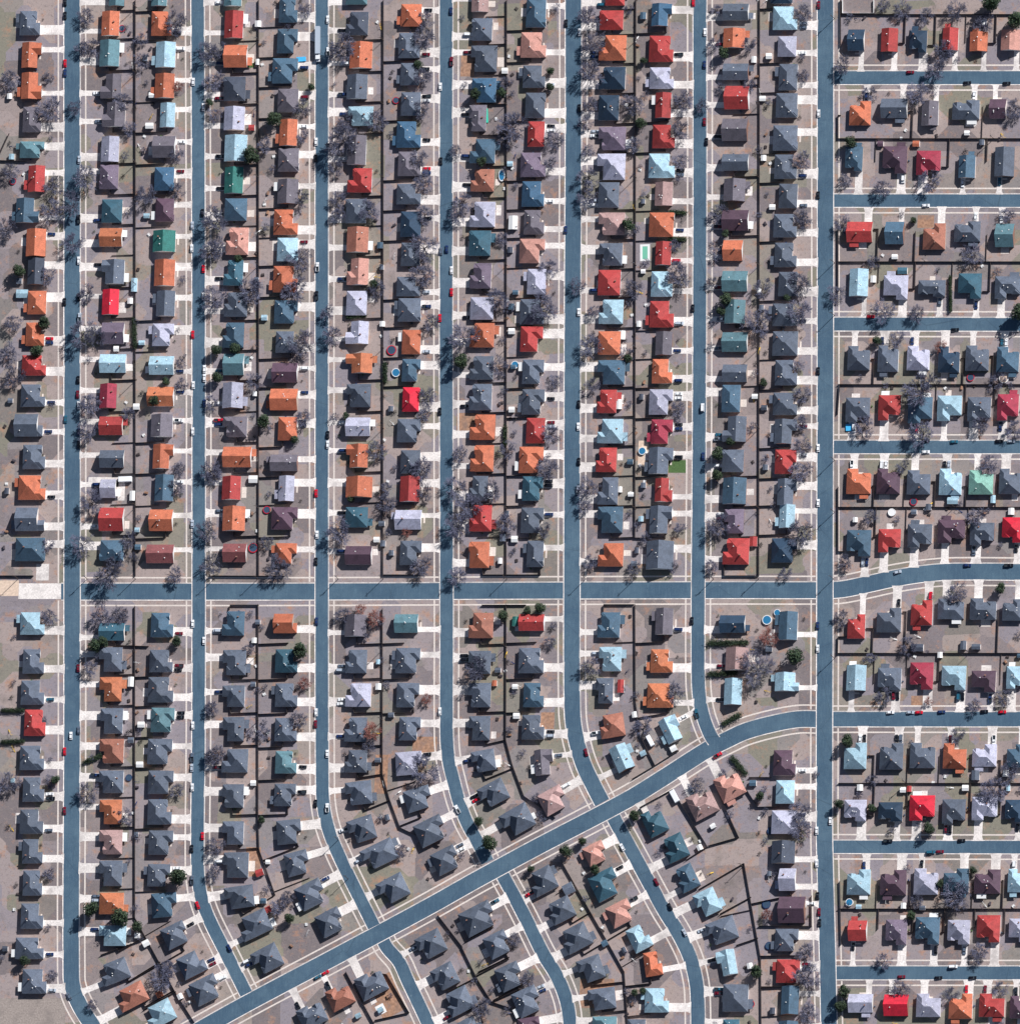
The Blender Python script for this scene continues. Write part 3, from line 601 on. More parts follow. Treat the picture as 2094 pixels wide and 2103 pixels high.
YF = [('wooden yard fence by cross street, second block above', [(431, 1183), (585, 1184)]), ('wooden yard fence by cross street, fourth block above', [(788, 1181), (862, 1181), (862, 1174)]),
 ('wooden yard fence by cross street, fifth block above', [(992, 1166), (992, 1181), (1110, 1181), (1110, 1172)]), ('wooden fence around corner yard, seventh block above', [(1487, 1160), (1487, 1183), (1556, 1183)]),
 ('wooden yard fence by cross street, third block below', [(472, 1252), (474, 1243), (532, 1243)]), ('wooden yard fence by cross street, fifth block below', [(990, 1243), (1080, 1243)]),
 ('wooden yard fence by cross street, sixth block below', [(1239, 1258), (1240, 1242), (1302, 1242)]), ('low dark fence at the end of the first drive above cross street', [(0, 1183), (70, 1183)]),
 ('long side fence of top right corner yard', [(1726, 0), (1726, 96)]), ('white walled enclosure fence at top right', [(1730, 0), (1730, 28), (1794, 28), (1794, 0)]),
 ('corner yard fence, first right block', [(1726, 237), (1721, 237), (1721, 285)]), ('corner yard fence, second right block', [(1721, 470), (1721, 600)]), ('corner yard fence, third right block', [(1724, 793), (1720, 850)]),
 ('corner yard fence, fourth right block', [(1721, 1000), (1721, 1133), (1732, 1133)]), ('corner yard fence, fifth right block', [(1738, 1308), (1721, 1308), (1720, 1345)]), ('corner yard fence, seventh right block', [(1724, 1810), (1727, 1940)]),
 ('fence round slate blue house yard under the diagonal', [(1452, 1738), (1405, 1662), (1381, 1622), (1314, 1659), (1340, 1705)]), ('fence between the two pink houses under diagonal', [(1474, 1626), (1517, 1720), (1454, 1738)]),
 ('fence right of the salmon house under diagonal', [(1512, 1590), (1556, 1658), (1600, 1657)]), ('short dark fence behind purple grey house', [(1538, 1597), (1583, 1597)]),
 ('slanting fence under slate blue house yard', [(1409, 1767), (1452, 1740)]), ('slanting fence across the empty field yard, upper', [(1434, 1828), (1527, 1774)]), ('slanting fence across empty field yard, lower', [(1478, 1878), (1542, 1843)]),
 ('slanting fence behind grey house by the right short street', [(1512, 1942), (1556, 1927)]), ('straight fence under maroon house yard', [(1558, 1902), (1666, 1903), (1666, 1840)]), ('straight fence above bright red house yard', [(1561, 1964), (1632, 1963)]),
 ('straight fence below bright red house yard', [(1562, 2027), (1610, 2027)]), ('tall fence round orange soil corner yard, left', [(711, 1996), (731, 2034), (769, 2103)]), ('tall fence round orange soil corner yard, right', [(783, 2000), (795, 2002), (841, 2080), (770, 2096)]),
 ('slanting yard fence along the diagonal by pale blue house', [(1298, 1601), (1340, 1576), (1394, 1542)]), ('yard fence below dark teal hedge house', [(240, 1326), (306, 1328)]),
 ('curving fence round back yards by first long street', [(208, 1962), (296, 1930)]), ('slanting fence between corner yards by first long street', [(262, 2018), (330, 1976)]), ('slanting fence above pale blue corner house', [(295, 2075), (362, 2037)]),
 ('slanting fence between yards, left of middle short street', [(950, 1945), (900, 1880)]), ('slanting fence behind grey houses of middle short street', [(982, 1997), (1046, 1966)]), ('lower slanting fence behind middle short street houses', [(1013, 2055), (1075, 2022)]),
 ('slanting fence beside grey house, left of middle short street', [(955, 1935), (1013, 1905)]), ('dark boundary fence at left edge, third house', [(0, 318), (20, 275)]), ('fence behind red house at left edge', [(0, 330), (56, 332)])]
for lab, pl in YF:
    g = MB(); q = [W2(*p) for p in pl]
    for a, b in zip(q[:-1], q[1:]): seg_fence(g, a, b, 1.9)
    tag(g.obj('yard_fence', M_TRIM if 'white' in lab else M_FENCE), lab, 'fence', 'yard fences')
# ---------------------------------------------------------------- trees
def bare_tree(seed, twigm):
    r = random.Random(seed); tb = MB(); cb = MB()
    def grow(p, d, L, rad, lev):
        q = p + d * L
        (tb if lev < 2 else cb).tube(p, q, max(rad, .0066), max(rad * .66, .0052), 5 if lev < 2 else 3, 0, lev < 2)
        if lev >= 6: return
        n = (8, 3, 3, 3, 3, 3)[lev]
        for k in range(n):
            t = (r.uniform(.6, 1) if lev == 0 else r.uniform(.3, 1)) if k else 1.0
            a = r.uniform(0, 2 * math.pi); s = r.uniform(.3, .85)
            x = d.orthogonal().normalized(); y = d.cross(x)
            nd = (d + (x * math.cos(a) + y * math.sin(a)) * s + Vector((0, 0, .10))).normalized()
            if lev == 0: a = k * 2.4 + r.uniform(-.3, .3); nd = Vector((math.cos(a), math.sin(a), r.uniform(.25, 1.5))).normalized()
            grow(p.lerp(q, t), nd, L * r.uniform(.66, .84) * (1.5 if lev == 0 else 1), rad * .58, lev + 1)
    grow(Vector((0, 0, -.02)), Vector((r.uniform(-.06, .06), r.uniform(-.06, .06), 1)).normalized(), .34, .042, 0)
    # scale so the crown has radius 1
    R = sorted(math.hypot(v[0], v[1]) for v in cb.v)[int(len(cb.v) * .97)]
    for b in (tb, cb): b.v = [(v[0] / R, v[1] / R, v[2] / R) for v in b.v]
    H = max(v[2] for v in cb.v)
    return tb.mesh('trunk', M_BARK), cb.mesh('crown', twigm), H
BT = [bare_tree(s, M_TWIG) for s in range(1, 8)]
BTR = [bare_tree(s, M_TWIGR) for s in (21, 22)]
def leafy(seed, n, mt, flat=1.0, col=False):
    r = random.Random(seed); b = MB()
    lobes = [(Vector((r.uniform(-.5, .5), r.uniform(-.5, .5), r.uniform(-.3, .5))), r.uniform(.35, .62)) for _ in range(11)]
    for _ in range(n):
        c, q = r.choice(lobes)
        v = Vector((r.gauss(0, 1), r.gauss(0, 1), r.gauss(0, 1))).normalized() * q * r.uniform(.7, 1.05)
        p = c + v; s = r.uniform(.04, .10)
        nrm = (v.normalized() + Vector((r.uniform(-.8, .8), r.uniform(-.8, .8), r.uniform(-.4, .8)))).normalized()
        x = nrm.orthogonal().normalized(); y = nrm.cross(x); k = r.uniform(.5, 1)
        p.z = (p.z + .75) * flat + .12
        b.face([p - x * s - y * s * k, p + x * s - y * s * k, p + x * s * .8 + y * s * k, p - x * s + y * s * .7 * k])
    return b.mesh('crown', mt), max(v[2] for v in b.v)
EV = [leafy(s, 1500, M_LEAF, 1.15) for s in (3, 4, 5)]
SH = [leafy(s, 160, M_BUSH, .8)[0] for s in (8, 9, 10)]
SHG = leafy(12, 160, M_LEAF, .8)[0]
tk = MB(); tk.tube((0, 0, 0), (0, 0, .8), .07, .04, 6); TK = tk.mesh('trunk', M_BARK)
LAB = []      # (object, prefix, place, y) labels resolved after all are placed
def nearest(px, py):
    b = min(HOUSES, key=lambda h: (h['px'][0] - px) ** 2 + (h['px'][1] - py) ** 2)
    v = P(px, py); s = Vector((v.x - b['base'].x, v.y - b['base'].y)).dot(b['d'])
    n = Vector((v.x - b['base'].x, v.y - b['base'].y)).dot(b['n'])
    if s > b['dx'] * .42: yd = 'front yard'
    elif s < -b['dx'] * .42: yd = 'back yard'
    else: yd = 'side yard'
    return yd, b['loc']
def place(o, what, px, py, cat, group, prep='in'):
    yd, loc = nearest(px, py)
    LAB.append([o, what + ',', f"{yd} of {loc}", px, py, cat, group])
def tree(px, py, r, kind='bare'):
    rm = r * S * (1.24 if kind == 'bare' else 1)
    if kind in ('bare', 'red'):
        tm, cm, H = random.choice(BT if kind == 'bare' else BTR)
        sz = rm * random.uniform(.8, .95); loc = P(px, py, H * sz * .6); loc.z = 0
        e = bpy.data.objects.new('bare_tree', None); C.objects.link(e); e.location = loc; e.rotation_euler = (0, 0, random.uniform(0, 6.28)); e.scale = (rm, rm, sz)
        link('trunk', tm, e); link('crown', cm, e)
        big = 'large' if r >= 20 else ('small' if r < 13 else 'medium')
        place(e, f"{big} leafless tree" if kind == 'bare' else 'reddish leafless tree', px, py, 'bare tree', 'leafless trees in the yards')
    else:
        cm, H = random.choice(EV); sz = rm * 1.25; loc = P(px, py, H * sz * .5); loc.z = 0
        e = bpy.data.objects.new('evergreen_tree', None); C.objects.link(e); e.location = loc; e.rotation_euler = (0, 0, random.uniform(0, 6.28)); e.scale = (rm, rm, sz)
        link('trunk', TK, e); link('crown', cm, e)
        place(e, 'dark green evergreen', px, py, 'evergreen', 'evergreen trees')
BARE = """1850 18 17;1965 20 18;1900 30 14;1812 12 13;178 35 16;168 98 14;103 225 24;155 220 14;188 95 18;360 50 22;100 160 10;250 210 16;265 265 14;288 82 12;292 125 16;175 360 22;110 380 18;300 400 20;362 390 15;365 315 13;147 420 22;105 430 22;20 160 17;20 350 16;15 470 18;430 105 20;440 165 20;440 235 14;443 450 24;620 222 16;545 300 14;622 282 12;618 405 17;700 95 24;700 285 30;688 345 16;775 250 20;872 38 16;872 78 20;868 155 17;865 222 18;862 325 16;870 372 20;870 440 18;760 432 20;692 408 14;690 440 12;935 308 12;1135 285 18;1050 262 26;950 412 18;938 440 16;1215 90 22;1210 148 22;1205 35 20;1210 215 14;1200 250 14;1206 310 12;1206 362 20;1204 405 20;1128 335 14;1036 290 13;1035 170 12;1400 205 18;1395 265 17;1395 330 15;1300 212 20;1300 300 14;1465 90 12;1440 215 13;1476 440 17;1535 92 14;1537 178 13;1645 330 18;1643 447 16;1650 28 17;1646 155 12;1480 180 10;1730 135 17;1920 142 20;1935 102 18;2020 42 20;1885 190 20;1785 190 14;2082 222 18;1905 370 21;1810 385 16;1735 370 13;1728 462 17;148 500 20;98 565 17;165 685 26;195 690 18;180 600 16;18 722 18;30 775 20;182 828 20;370 745 10;372 790 12;25 662 16;432 512 20;440 612 24;445 505 18;515 600 24;613 530 22;605 592 24;620 702 24;522 783 16;435 825 14;672 640 14;680 690 17;772 590 15;868 508 26;868 562 22;876 812 16;872 850 14;948 693 26;1025 612 20;1120 630 26;1125 548 17;1022 752 18;1184 588 16;1216 640 12;1210 712 20;1216 790 14;1140 780 12;1030 488 11;1395 565 24;1562 592 18;1556 662 26;1386 505 11;1642 580 22;1642 640 22;1650 452 14;1646 812 17;1472 520 14;1298 592 18;1285 728 14;1636 752 12;1390 838 13;1460 580 11;1812 640 22;1882 642 16;1998 525 20;1715 602 17;1887 802 32;1842 698 15;1772 878 20;1890 890 24;1792 538 12;2068 440 14;2010 870 16;2080 880 18;180 885 20;186 1032 22;166 1118 22;265 1110 17;222 1180 26;240 1150 18;430 965 20;425 1092 20;432 1158 20;362 1182 15;370 962 12;262 850 12;98 1122 13;362 1000 15;438 975 15;620 862 16;572 1165 24;548 1115 13;775 925 18;700 1092 24;866 960 21;870 1012 16;866 1160 19;792 1002 11;945 930 15;936 1000 23;960 1042 24;935 1082 22;936 1185 17;1012 1010 18;1128 890 17;1125 962 20;1118 1090 14;1205 1000 20;1212 1152 13;1200 1040 13;1645 915 17;1645 965 21;1641 1092 24;1475 1075 20;1302 1168 15;1395 1085 11;1376 1165 12;1326 1105 11;1462 1162 12;1612 1178 12;1736 1155 14;2030 955 17;1852 960 13;1785 1060 14;2005 1058 18;1728 1268 17;1960 1218 20;208 1264 20;242 1265 17;100 1265 15;185 1372 14;178 1627 20;362 1622 14;105 1602 12;432 1455 12;445 1548 18;18 1610 20;705 1262 15;613 1479 17;435 1450 12;432 1555 14;757 1530 14;870 1582 27;540 1505 13;510 1332 11;980 1375 22;1210 1370 18;1130 1318 11;1550 1372 32;1384 1420 18;1322 1490 18;1428 1612 15;1644 1662 19;1640 1702 20;1865 1325 17;1815 1430 16;2000 1450 14;2035 1622 26;2076 1580 18;1965 1512 14;2060 1430 16;1655 2005 24;1652 1952 16;1658 2078 18;1960 1838 28;2010 1955 18;1812 1972 15;1846 2030 18;1950 2042 14;2050 2030 15;443 1738 18;440 1790 14;574 1862 18;590 1840 12;823 1748 12;991 2067 18;1056 1930 13;1084 2008 14;332 2012 24;345 1985 14;100 1792 11;110 2000 9;190 2065 10;252 1675 16;90 1480 8;1880 1850 12;1790 1600 11;1100 1640 10;750 1300 12;255 1260 10;590 60 9;625 20 13;1110 1440 8;1035 1100 9;1470 20 11;1290 20 10;1790 1350 10;1485 1590 9;1290 1575 9;1675 1590 6"""
for q in BARE.split(';'):
    x, y, r = map(float, q.split()); tree(x, y, r)
for x, y, r in ((770, 1268, 20), (763, 1502, 20), (625, 1402, 14), (1575, 1308, 22), (1575, 1878, 14), (1930, 712, 14), (877, 1436, 13), (740, 1250, 12), (1905, 1440, 10), (835, 1092, 11), (365, 178, 12)): tree(x, y, r, 'red')
EVG = "518 318 20;38 556 14;563 243 16;640 178 8;430 210 8;92 664 14;76 722 14;858 132 10;990 332 12;975 192 12;1130 145 9;1130 178 9;1484 108 12;1321 125 8;1314 252 12;2085 42 18;2035 5 20;1745 292 13;1490 480 9;1289 462 14;1875 452 7;2095 640 20;1800 700 10;1490 615 14;1480 640 10;1615 612 8;768 583 10;490 531 9;340 783 9;316 822 12;445 718 12;482 716 12;447 775 12;542 866 15;710 854 8;605 902 9;720 1025 8;946 740 16;1472 930 14;1500 908 10;1473 976 12;1289 735 9;1566 785 9;2055 1208 12;195 1326 14;212 1318 12;364 1318 11;617 1337 17;1110 1248 12;1082 1253 9;1032 1264 11;1030 190 10;1631 1348 18;1302 1674 12;1560 1636 10;1738 1520 14;1722 1650 11;1905 1701 13;188 1868 17;247 1884 19;365 1802 19;281 1903 12;538 1684 8;1006 1731 17;982 1686 10;1161 1749 14;1195 1728 9;1090 1785 8;1222 1786 11;1553 1996 14;1731 2036 14;1726 2066 13;1320 2035 8;1302 2038 8;1930 1815 9;1870 1880 10;1998 1787 9;1788 1660 10;595 1885 11;50 1972 11;115 1602 10"
for q in EVG.split(';'):
    x, y, r = map(float, q.split()); tree(x, y, r, 'ev')
random.seed(77); nbare = sum(1 for q in LAB if q[5] == 'bare tree')
def yard_point(h, back):
    p = h['base'] + Vector((h['d'].x, h['d'].y, 0)) * ((h['X0'] - random.uniform(3, 8.5)) if back else (h['fx'] + random.uniform(4, 8))) + Vector((h['n'].x, h['n'].y, 0)) * random.uniform(-7.5, 7.5)
    a = Vector((p.x, p.y, 0)); return p, a.dot(Rr) / S + 1047, 1051.5 - a.dot(U) / S
up = [h for h in HOUSES if h['px'][1] < 1190]
for h in random.sample(up, 60):
    if nbare >= 299: break
    p, px, py = yard_point(h, random.random() < .45)
    if rdist(px, py)[0] > 6: tree(px, py, random.uniform(13, 19)); nbare += 1
SML = []
for s_ in (31, 32, 33):
    r_ = random.Random(s_); vs = []; fs = []
    b_ = MB()
    def g5(p, d, L, rad, lev):
        q = p + d * L; b_.tube(p, q, max(rad, .012), max(rad * .7, .009), 3, 0, False)
        if lev >= 4: return
        for k in range((8, 3, 3, 3)[lev]):
            x = d.orthogonal().normalized(); y = d.cross(x); a = r_.uniform(0, 6.28); s = r_.uniform(.3, .9)
            nd = (d + (x * math.cos(a) + y * math.sin(a)) * s).normalized() if lev else Vector((math.cos(k * 2.4), math.sin(k * 2.4), r_.uniform(.4, 1.5))).normalized()
            g5(p.lerp(q, r_.uniform(.4, 1)), nd, L * r_.uniform(.66, .86) * (1.4 if lev == 0 else 1), rad * .6, lev + 1)
    g5(Vector((0, 0, 0)), Vector((0, 0, 1)), .36, .05, 0); SML.append(b_)
sb = MB()
for h in random.sample(HOUSES, 210):
    p, px, py = yard_point(h, random.random() < .7)
    if rdist(px, py)[0] < 5: continue
    m_ = random.choice(SML); a = random.uniform(0, 6.28); k = random.uniform(2.0, 3.9); c_, s_ = math.cos(a) * k, math.sin(a) * k; i0 = len(sb.v)
    sb.v += [(p.x + v[0] * c_ - v[1] * s_, p.y + v[0] * s_ + v[1] * c_, v[2] * k) for v in m_.v]
    sb.f += [tuple(i0 + t for t in f) for f in m_.f]; sb.mi += m_.mi
o = sb.obj('small_bare_trees', M_TWIG); o['kind'] = 'stuff'; tag(o, 'small leafless saplings and brush scattered through the yards', 'brush')
# hedges: rows of dense green seen in the photo
for a, b, wd, what in (((1455, 1322), (1535, 1320), 8, 'upper'), ((1455, 1385), (1512, 1383), 8, 'middle'), ((1484, 1488), (1520, 1468), 8, 'curved corner'), ((1503, 1556), (1532, 1590), 8, 'diagonal'), ((175, 1566), (210, 1552), 6, 'short'),
                       ((5, 1460), (50, 1460), 6, 'dark'), ((5, 1525), (50, 1523), 6, 'lower dark'), ((1375, 436), (1408, 438), 6, 'trimmed'), ((1374, 492), (1408, 492), 6, 'trimmed lower'), ((791, 745), (792, 785), 6, 'narrow'), ((1038, 875), (1038, 915), 5, 'tall narrow'), ((1951, 568), (1952, 640), 4, 'dotted'), ((276, 655), (279, 715), 6, 'clipped'), ((713, 652), (752, 648), 6, 'bushy')):
    A = P(*a); B = P(*b); L = (B - A).length; r = random.Random(int(a[0])); hb = MB(); wd *= S
    for _ in range(int(L * 150)):
        t = r.random(); c = A.lerp(B, t) + Vector((r.gauss(0, wd * .38), r.gauss(0, wd * .38), r.uniform(.2, 2.4)))
        s = r.uniform(.10, .22); n_ = Vector((r.gauss(0, 1), r.gauss(0, 1), r.uniform(0, 1.5))).normalized(); x = n_.orthogonal().normalized(); y = n_.cross(x)
        hb.face([c - x * s - y * s, c + x * s - y * s, c + x * s + y * s, c - x * s + y * s])
    mx, my = (a[0] + b[0]) / 2, (a[1] + b[1]) / 2
    place(hb.obj('hedge', M_LEAF), f'{what} green hedge', mx, my, 'hedge', 'hedges')
# ---------------------------------------------------------------- cars
def car_mesh(kind, colname):
    b = MB(); g = MB()
    if kind == 'pickup': L, Wd, Hh = 5.4, 1.95, .95; cab = (-.2, 1.55, .75)
    elif kind == 'van': L, Wd, Hh = 5.0, 1.95, 1.05; cab = (-2.35, 1.5, .95)
    else: L, Wd, Hh = 4.6, 1.8, .78; cab = (-1.75, 1.0, .6)
    x0, x1, y = -L / 2, L / 2, Wd / 2
    def ring(z, ix, iy): return [(x0 + ix, -y + iy, z), (x1 - ix, -y + iy, z), (x1 - ix, y - iy, z), (x0 + ix, y - iy, z)]
    b.hull8(ring(.3, .12, .06), ring(.62, 0, 0)); b.hull8(ring(.622, 0, 0), ring(Hh, .18, .1))
    c0, c1, ch = cab; s = .45 if kind == 'car' else .3
    def cr(z, k): return [(c0 + k * .8, -y + .14 + k * .3, z), (c1 - k * 1.2, -y + .14 + k * .3, z), (c1 - k * 1.2, y - .14 - k * .3, z), (c0 + k * .8, y - .14 - k * .3, z)]
    g.hull8(cr(Hh + .002, 0), cr(Hh + ch * .88, s))
    tp = [(p[0], p[1], p[2] + .01) for p in cr(Hh + ch * .88, s)]
    b.hull8(tp, [(p[0] * 1, p[1] * .95, Hh + ch) for p in tp])
    if kind == 'pickup':
        for sgn in (-1, 1): b.box(x0 + .1, c0 - .05, sgn * y * .93 - .04, sgn * y * .93 + .04, Hh, Hh + .32)
        b.box(x0 + .1, x0 + .18, -y + .1, y - .1, Hh, Hh + .3)
        g.box(x0 + .2, c0 - .06, -y + .2, y - .2, Hh + .003, Hh + .02)
    for wx in (x0 + .85, x1 - .9):
        for sgn in (-1, 1): b.tube((wx, sgn * (y - .2), .33), (wx, sgn * (y + .01), .33), .33, .33, 10, 1)
    return b.mesh('body', [CARM[colname], M_TYRE]), g.mesh('windows', M_GLASS)
CMS = {}
NCAR = 0
def car(px, py, ang, colname, kind='car', what=None, place_txt=None):
    """ang: direction in degrees in the picture, 0 = along x"""
    k = (kind, colname)
    if k not in CMS: CMS[k] = car_mesh(kind, colname)
    loc = P(px, py, .8); loc.z = 0.045
    nm = {'car': 'parked_car', 'pickup': 'pickup_truck', 'van': 'parked_van'}[kind]
    e = bpy.data.objects.new(nm, None); C.objects.link(e); e.location = loc; e.rotation_euler = (0, 0, math.radians(ang))
    link('body', CMS[k][0], e); link('windows', CMS[k][1], e)
    return e, f"{colname} {'car' if kind == 'car' else ('pickup' if kind == 'pickup' else 'van')}", {'car': 'car', 'pickup': 'pickup', 'van': 'van'}[kind], px, py
SC = """134 5 k;134 32 k;134 130 r;134 150 b;133 620 k;163 328 s;162 402 g;162 450 k;162 535 w;162 610 k;164 652 s;161 780 k;160 810 m;162 832 w;135 861 t;162 887 b;162 913 k;161 1372 m;162 1500 g;146 1511 w;133 1543 r;133 1665 m;142 2046 g 60;
397 168 w;418 220 w;416 437 k;395 463 s;394 510 w;418 552 r;418 608 w;396 687 r;420 758 w;420 776 w;397 791 w;420 828 b;396 886 w;395 1076 s;396 1281 w;419 1316 w;396 1490 w;395 1555 g;394 1577 s;395 1617 w;416 1717 r;394 1743 k;395 1807 g;406 1859 r 70;471 1947 b 62;
673 40 w;674 106 w;649 291 w;648 325 k;652 548 w;650 607 k;673 893 k;673 913 w;649 1013 r;651 1098 w;649 1153 k;650 1276 b;649 1463 w;648 1487 m;672 1548 w;648 1650 k;672 1659 w;
904 178 w;926 23 b;927 126 m;905 331 k;905 516 g;917 512 b;927 555 w;927 600 r;903 653 r;903 845 k;903 1461 w;939 1662 w 62;
1162 48 k;1190 66 w;1189 222 k;1161 472 b;1188 641 w;1188 830 k;1187 876 w;1188 948 k;1187 1006 s;1203 1545 m 75;
1423 5 r;1447 66 w;1446 133 b;1446 250 m;1450 291 k;1422 633 k;1442 837 w v;1443 937 b;1420 1275 k;1430 1465 t 75;
1680 10 m;1680 233 w;1679 401 k;1679 762 k;1679 920 w;1679 1033 w;1678 1285 b;1678 1332 w;1704 1686 w;1676 1706 w;1676 1773 w;1678 1840 k;1681 1873 m;1682 1895 k;
1868 148 m 0;1985 170 k 0;2066 171 k 0;1900 422 w 0;1787 650 r 0;1960 677 k 0;1900 905 k 0;1958 907 t 0;2050 906 k 0;2075 906 s 0;1900 928 w 0;1842 1175 s 14;1985 1161 b 0;2070 1161 k 0;1827 1463 w 0;1868 1463 s 0;1886 1463 r 0;1932 1462 b 0;2020 1461 k 0;2057 1462 r 0;1822 1727 k 0;1973 1726 k 0;1910 1750 t 0 v;1929 1749 m 0;1956 1985 w 0 v;1850 2006 m 0;1926 2008 k 0;1996 2008 k 0;
1473 1551 r 30;652 2007 t 28;668 1998 r 28;1277 1740 w 118;1347 1811 m 118;1375 1862 k 118;1405 1915 s 118"""
CC = {'w': 'white', 's': 'silver', 'k': 'black', 'b': 'dark blue', 'r': 'red', 'm': 'maroon', 'g': 'grey', 't': 'teal'}
for q in SC.replace('\n', '').split(';'):
    q = q.split()
    if not q: continue
    x, y = float(q[0]), float(q[1]); a = float(q[3]) if len(q) > 3 and q[3] != 'v' else 90
    if len(q) > 3 and q[3] != 'v' and a not in (0, 90): a = a if a > 90 else a
    if 1700 > x and a in (60, 62, 70, 75): a = 180 - a
    kd = 'van' if 'v' in q[2:] else ('pickup' if (int(x) * 7 + int(y)) % 9 == 0 else 'car')
    e, w_, cat, _, _ = car(x, y, a, CC[q[2]], kd)
    yd, loc = nearest(x, y)
    LAB.append([e, w_, f"on street by {loc}", x, y, cat, 'vehicles parked on the streets'])
    NCAR += 1
# cars on the drives
random.seed(5)
cw = ['white'] * 5 + ['silver'] * 3 + ['black'] * 6 + ['dark blue'] * 4 + ['red'] * 1 + ['maroon'] * 2 + ['grey'] * 2 + ['teal']
ncap = {'car': 205}
cc = 0
order = list(HOUSES); random.shuffle(order)
for h in order:
    if not (7 < h['L'] < 36): continue
    n = random.choice((0, 1, 1, 1, 2, 2))
    if h['dw'] < 3.8: n = min(n, 1)
    for k in range(n):
        if cc >= 250: break
        lat = 0 if n == 1 else (-1.25 + 2.5 * k)
        if n == 1 and h['dw'] > 4: lat = random.choice((-1.2, 1.2))
        p = h['f0'] + h['d'] * (3.1 + random.uniform(0, .8)) + h['n'] * lat
        a = Vector((p.x, p.y, 0)); px, py = a.dot(Rr) / S + 1047, 1051.5 - a.dot(U) / S
        if not (-5 < px < 2099 and -5 < py < 2108): continue
        kd = random.choice(('car',) * 4 + ('pickup', 'van'))
        e, w_, cat, _, _ = car(px, py, 0, random.choice(cw), kd)
        e.location = (p.x, p.y, .05); e.rotation_euler = (0, 0, h['th'] + random.choice((0, math.pi)) + random.uniform(-.04, .04))
        LAB.append([e, w_, f"on driveway of {h['loc']}", px, py, cat, 'vehicles on the driveways']); cc += 1
# semi-trailer on the third long street
e = bpy.data.objects.new('semi_truck', None); C.objects.link(e); v = P(653, 80, 2); e.location = (v.x, v.y, .03); e.rotation_euler = (0, 0, math.pi / 2)
b = MB(); b.box(-8.8, 7.2, -1.3, 1.3, 1.1, 3.9); b.box(-8.6, 6.9, -.5, .5, .8, 1.1)
for x in (-7.6, -6.4):
    for s in (-1, 1): b.tube((x, s * .9, .5), (x, s * 1.25, .5), .5, .5, 10, 1)
t_ = b.obj('trailer', [CARM['silver'], M_TYRE], e)
b = MB(); b.box(-11.9, -9.3, -1.2, 1.2, .7, 3.0); b.hull8([(-13.3, -1.1, .6), (-11.9, -1.15, .6), (-11.9, 1.15, .6), (-13.3, 1.1, .6)], [(-13.1, -.95, 1.8), (-11.9, -1.1, 2.0), (-11.9, 1.1, 2.0), (-13.1, .95, 1.8)])
for x in (-12.6, -9.8):
    for s in (-1, 1): b.tube((x, s * .9, .5), (x, s * 1.25, .5), .5, .5, 10, 1)
b.obj('cab', [CARM['white'], M_TYRE], e)
b = MB(); b.hull8([(-11.96, -1.0, 2.05), (-11.9, -1.0, 2.05), (-11.9, 1.0, 2.05), (-11.96, 1.0, 2.05)], [(-11.94, -1.0, 2.75), (-11.9, -1.0, 2.75), (-11.9, 1.0, 2.75), (-11.94, 1.0, 2.75)]); b.obj('windscreen', M_GLASS, e)
tag(e, 'long grey semi trailer with white cab parked along the third long street', 'truck')
# ---------------------------------------------------------------- sheds, pools, trampolines, yard things
SHM = {'w': (M_TRIM, 'white'), 'g': (ROOF['g'], 'grey'), 'r': (ROOF['r'], 'red'), 'm': (ROOF['m'], 'maroon'), 'o': (ROOF['o'], 'orange'), 'b': (ROOF['b'], 'blue'), 'l': (ROOF['l'], 'pale blue'), 'G': (ROOF['G'], 'green'), 'd': (ROOF['d'], 'dark')}
SHD = """313 195 14 11 w;307 258 16 12 w;1053 457 18 28 w;1276 688 14 18 w;1270 830 12 20 w;1311 665 9 12 w;1320 557 9 9 w;1272 1005 9 12 w;46 603 24 17 l;276 585 12 28 l;272 1018 11 20 w;239 716 11 11 w;1050 680 13 12 w;520 984 18 15 w;522 1315 10 11 w;520 1405 10 10 g;520 1608 11 11 w;777 1410 12 13 w;803 1468 12 10 g;529 127 7 12 w;517 262 12 12 r;269 1400 12 20 w;269 1520 12 12 g;290 1488 14 12 w;287 1570 14 12 w;300 1937 14 13 w 28;282 1921 11 11 w;1836 527 12 10 w;1792 573 11 14 w;1852 556 20 14 B;1882 1330 26 15 d;1977 1325 12 18 g;2003 1328 18 11 g;1929 1345 10 12 w;1853 1622 12 11 w;1866 1620 10 12 r;1981 1618 13 12 w;2064 1588 12 14 w;2002 1592 16 20 g;1807 295 12 11 m;1880 295 14 12 o;2015 292 10 11 g;1382 1537 13 12 w 28;1274 1409 13 27 r;1058 1276 13 20 G;1015 1403 10 12 o;1022 1376 12 10 g;1057 1410 11 10 w;1060 1470 13 12 w;1092 1677 15 13 w 28;1167 1825 22 22 g 28;1241 1937 13 12 b 28;533 1792 16 14 r 20;550 1868 15 13 r 28;541 1850 12 11 b;550 1770 9 9 w;328 2042 14 13 o 28;1032 1104 12 15 g;1056 1107 13 13 w;1546 1112 16 20 r;1575 990? 1 1 w;786 1116 10 12 g;1036 145 12 12 w;1578 115 12 12 w;1547 122 10 13 w;1585 425 12 11 w;1320 32 12 14 b;773 1108 12 11 w;1969 2030 1 1 w;1965 1893 14 8 w;2075 1050 12 14 w;2038 1025 10 16 l;1955 1028 22 14 l;1787 1430 1 1 w;1578 1332 14 12 g;1552 1318? 1 1 g;780 1310 1 1 g;1820 1005? 1 1 w;1380 95? 1 1 w;1545 1515? 1 1 w;1545 1608 14 12 b;1315 1055? 1 1 w"""
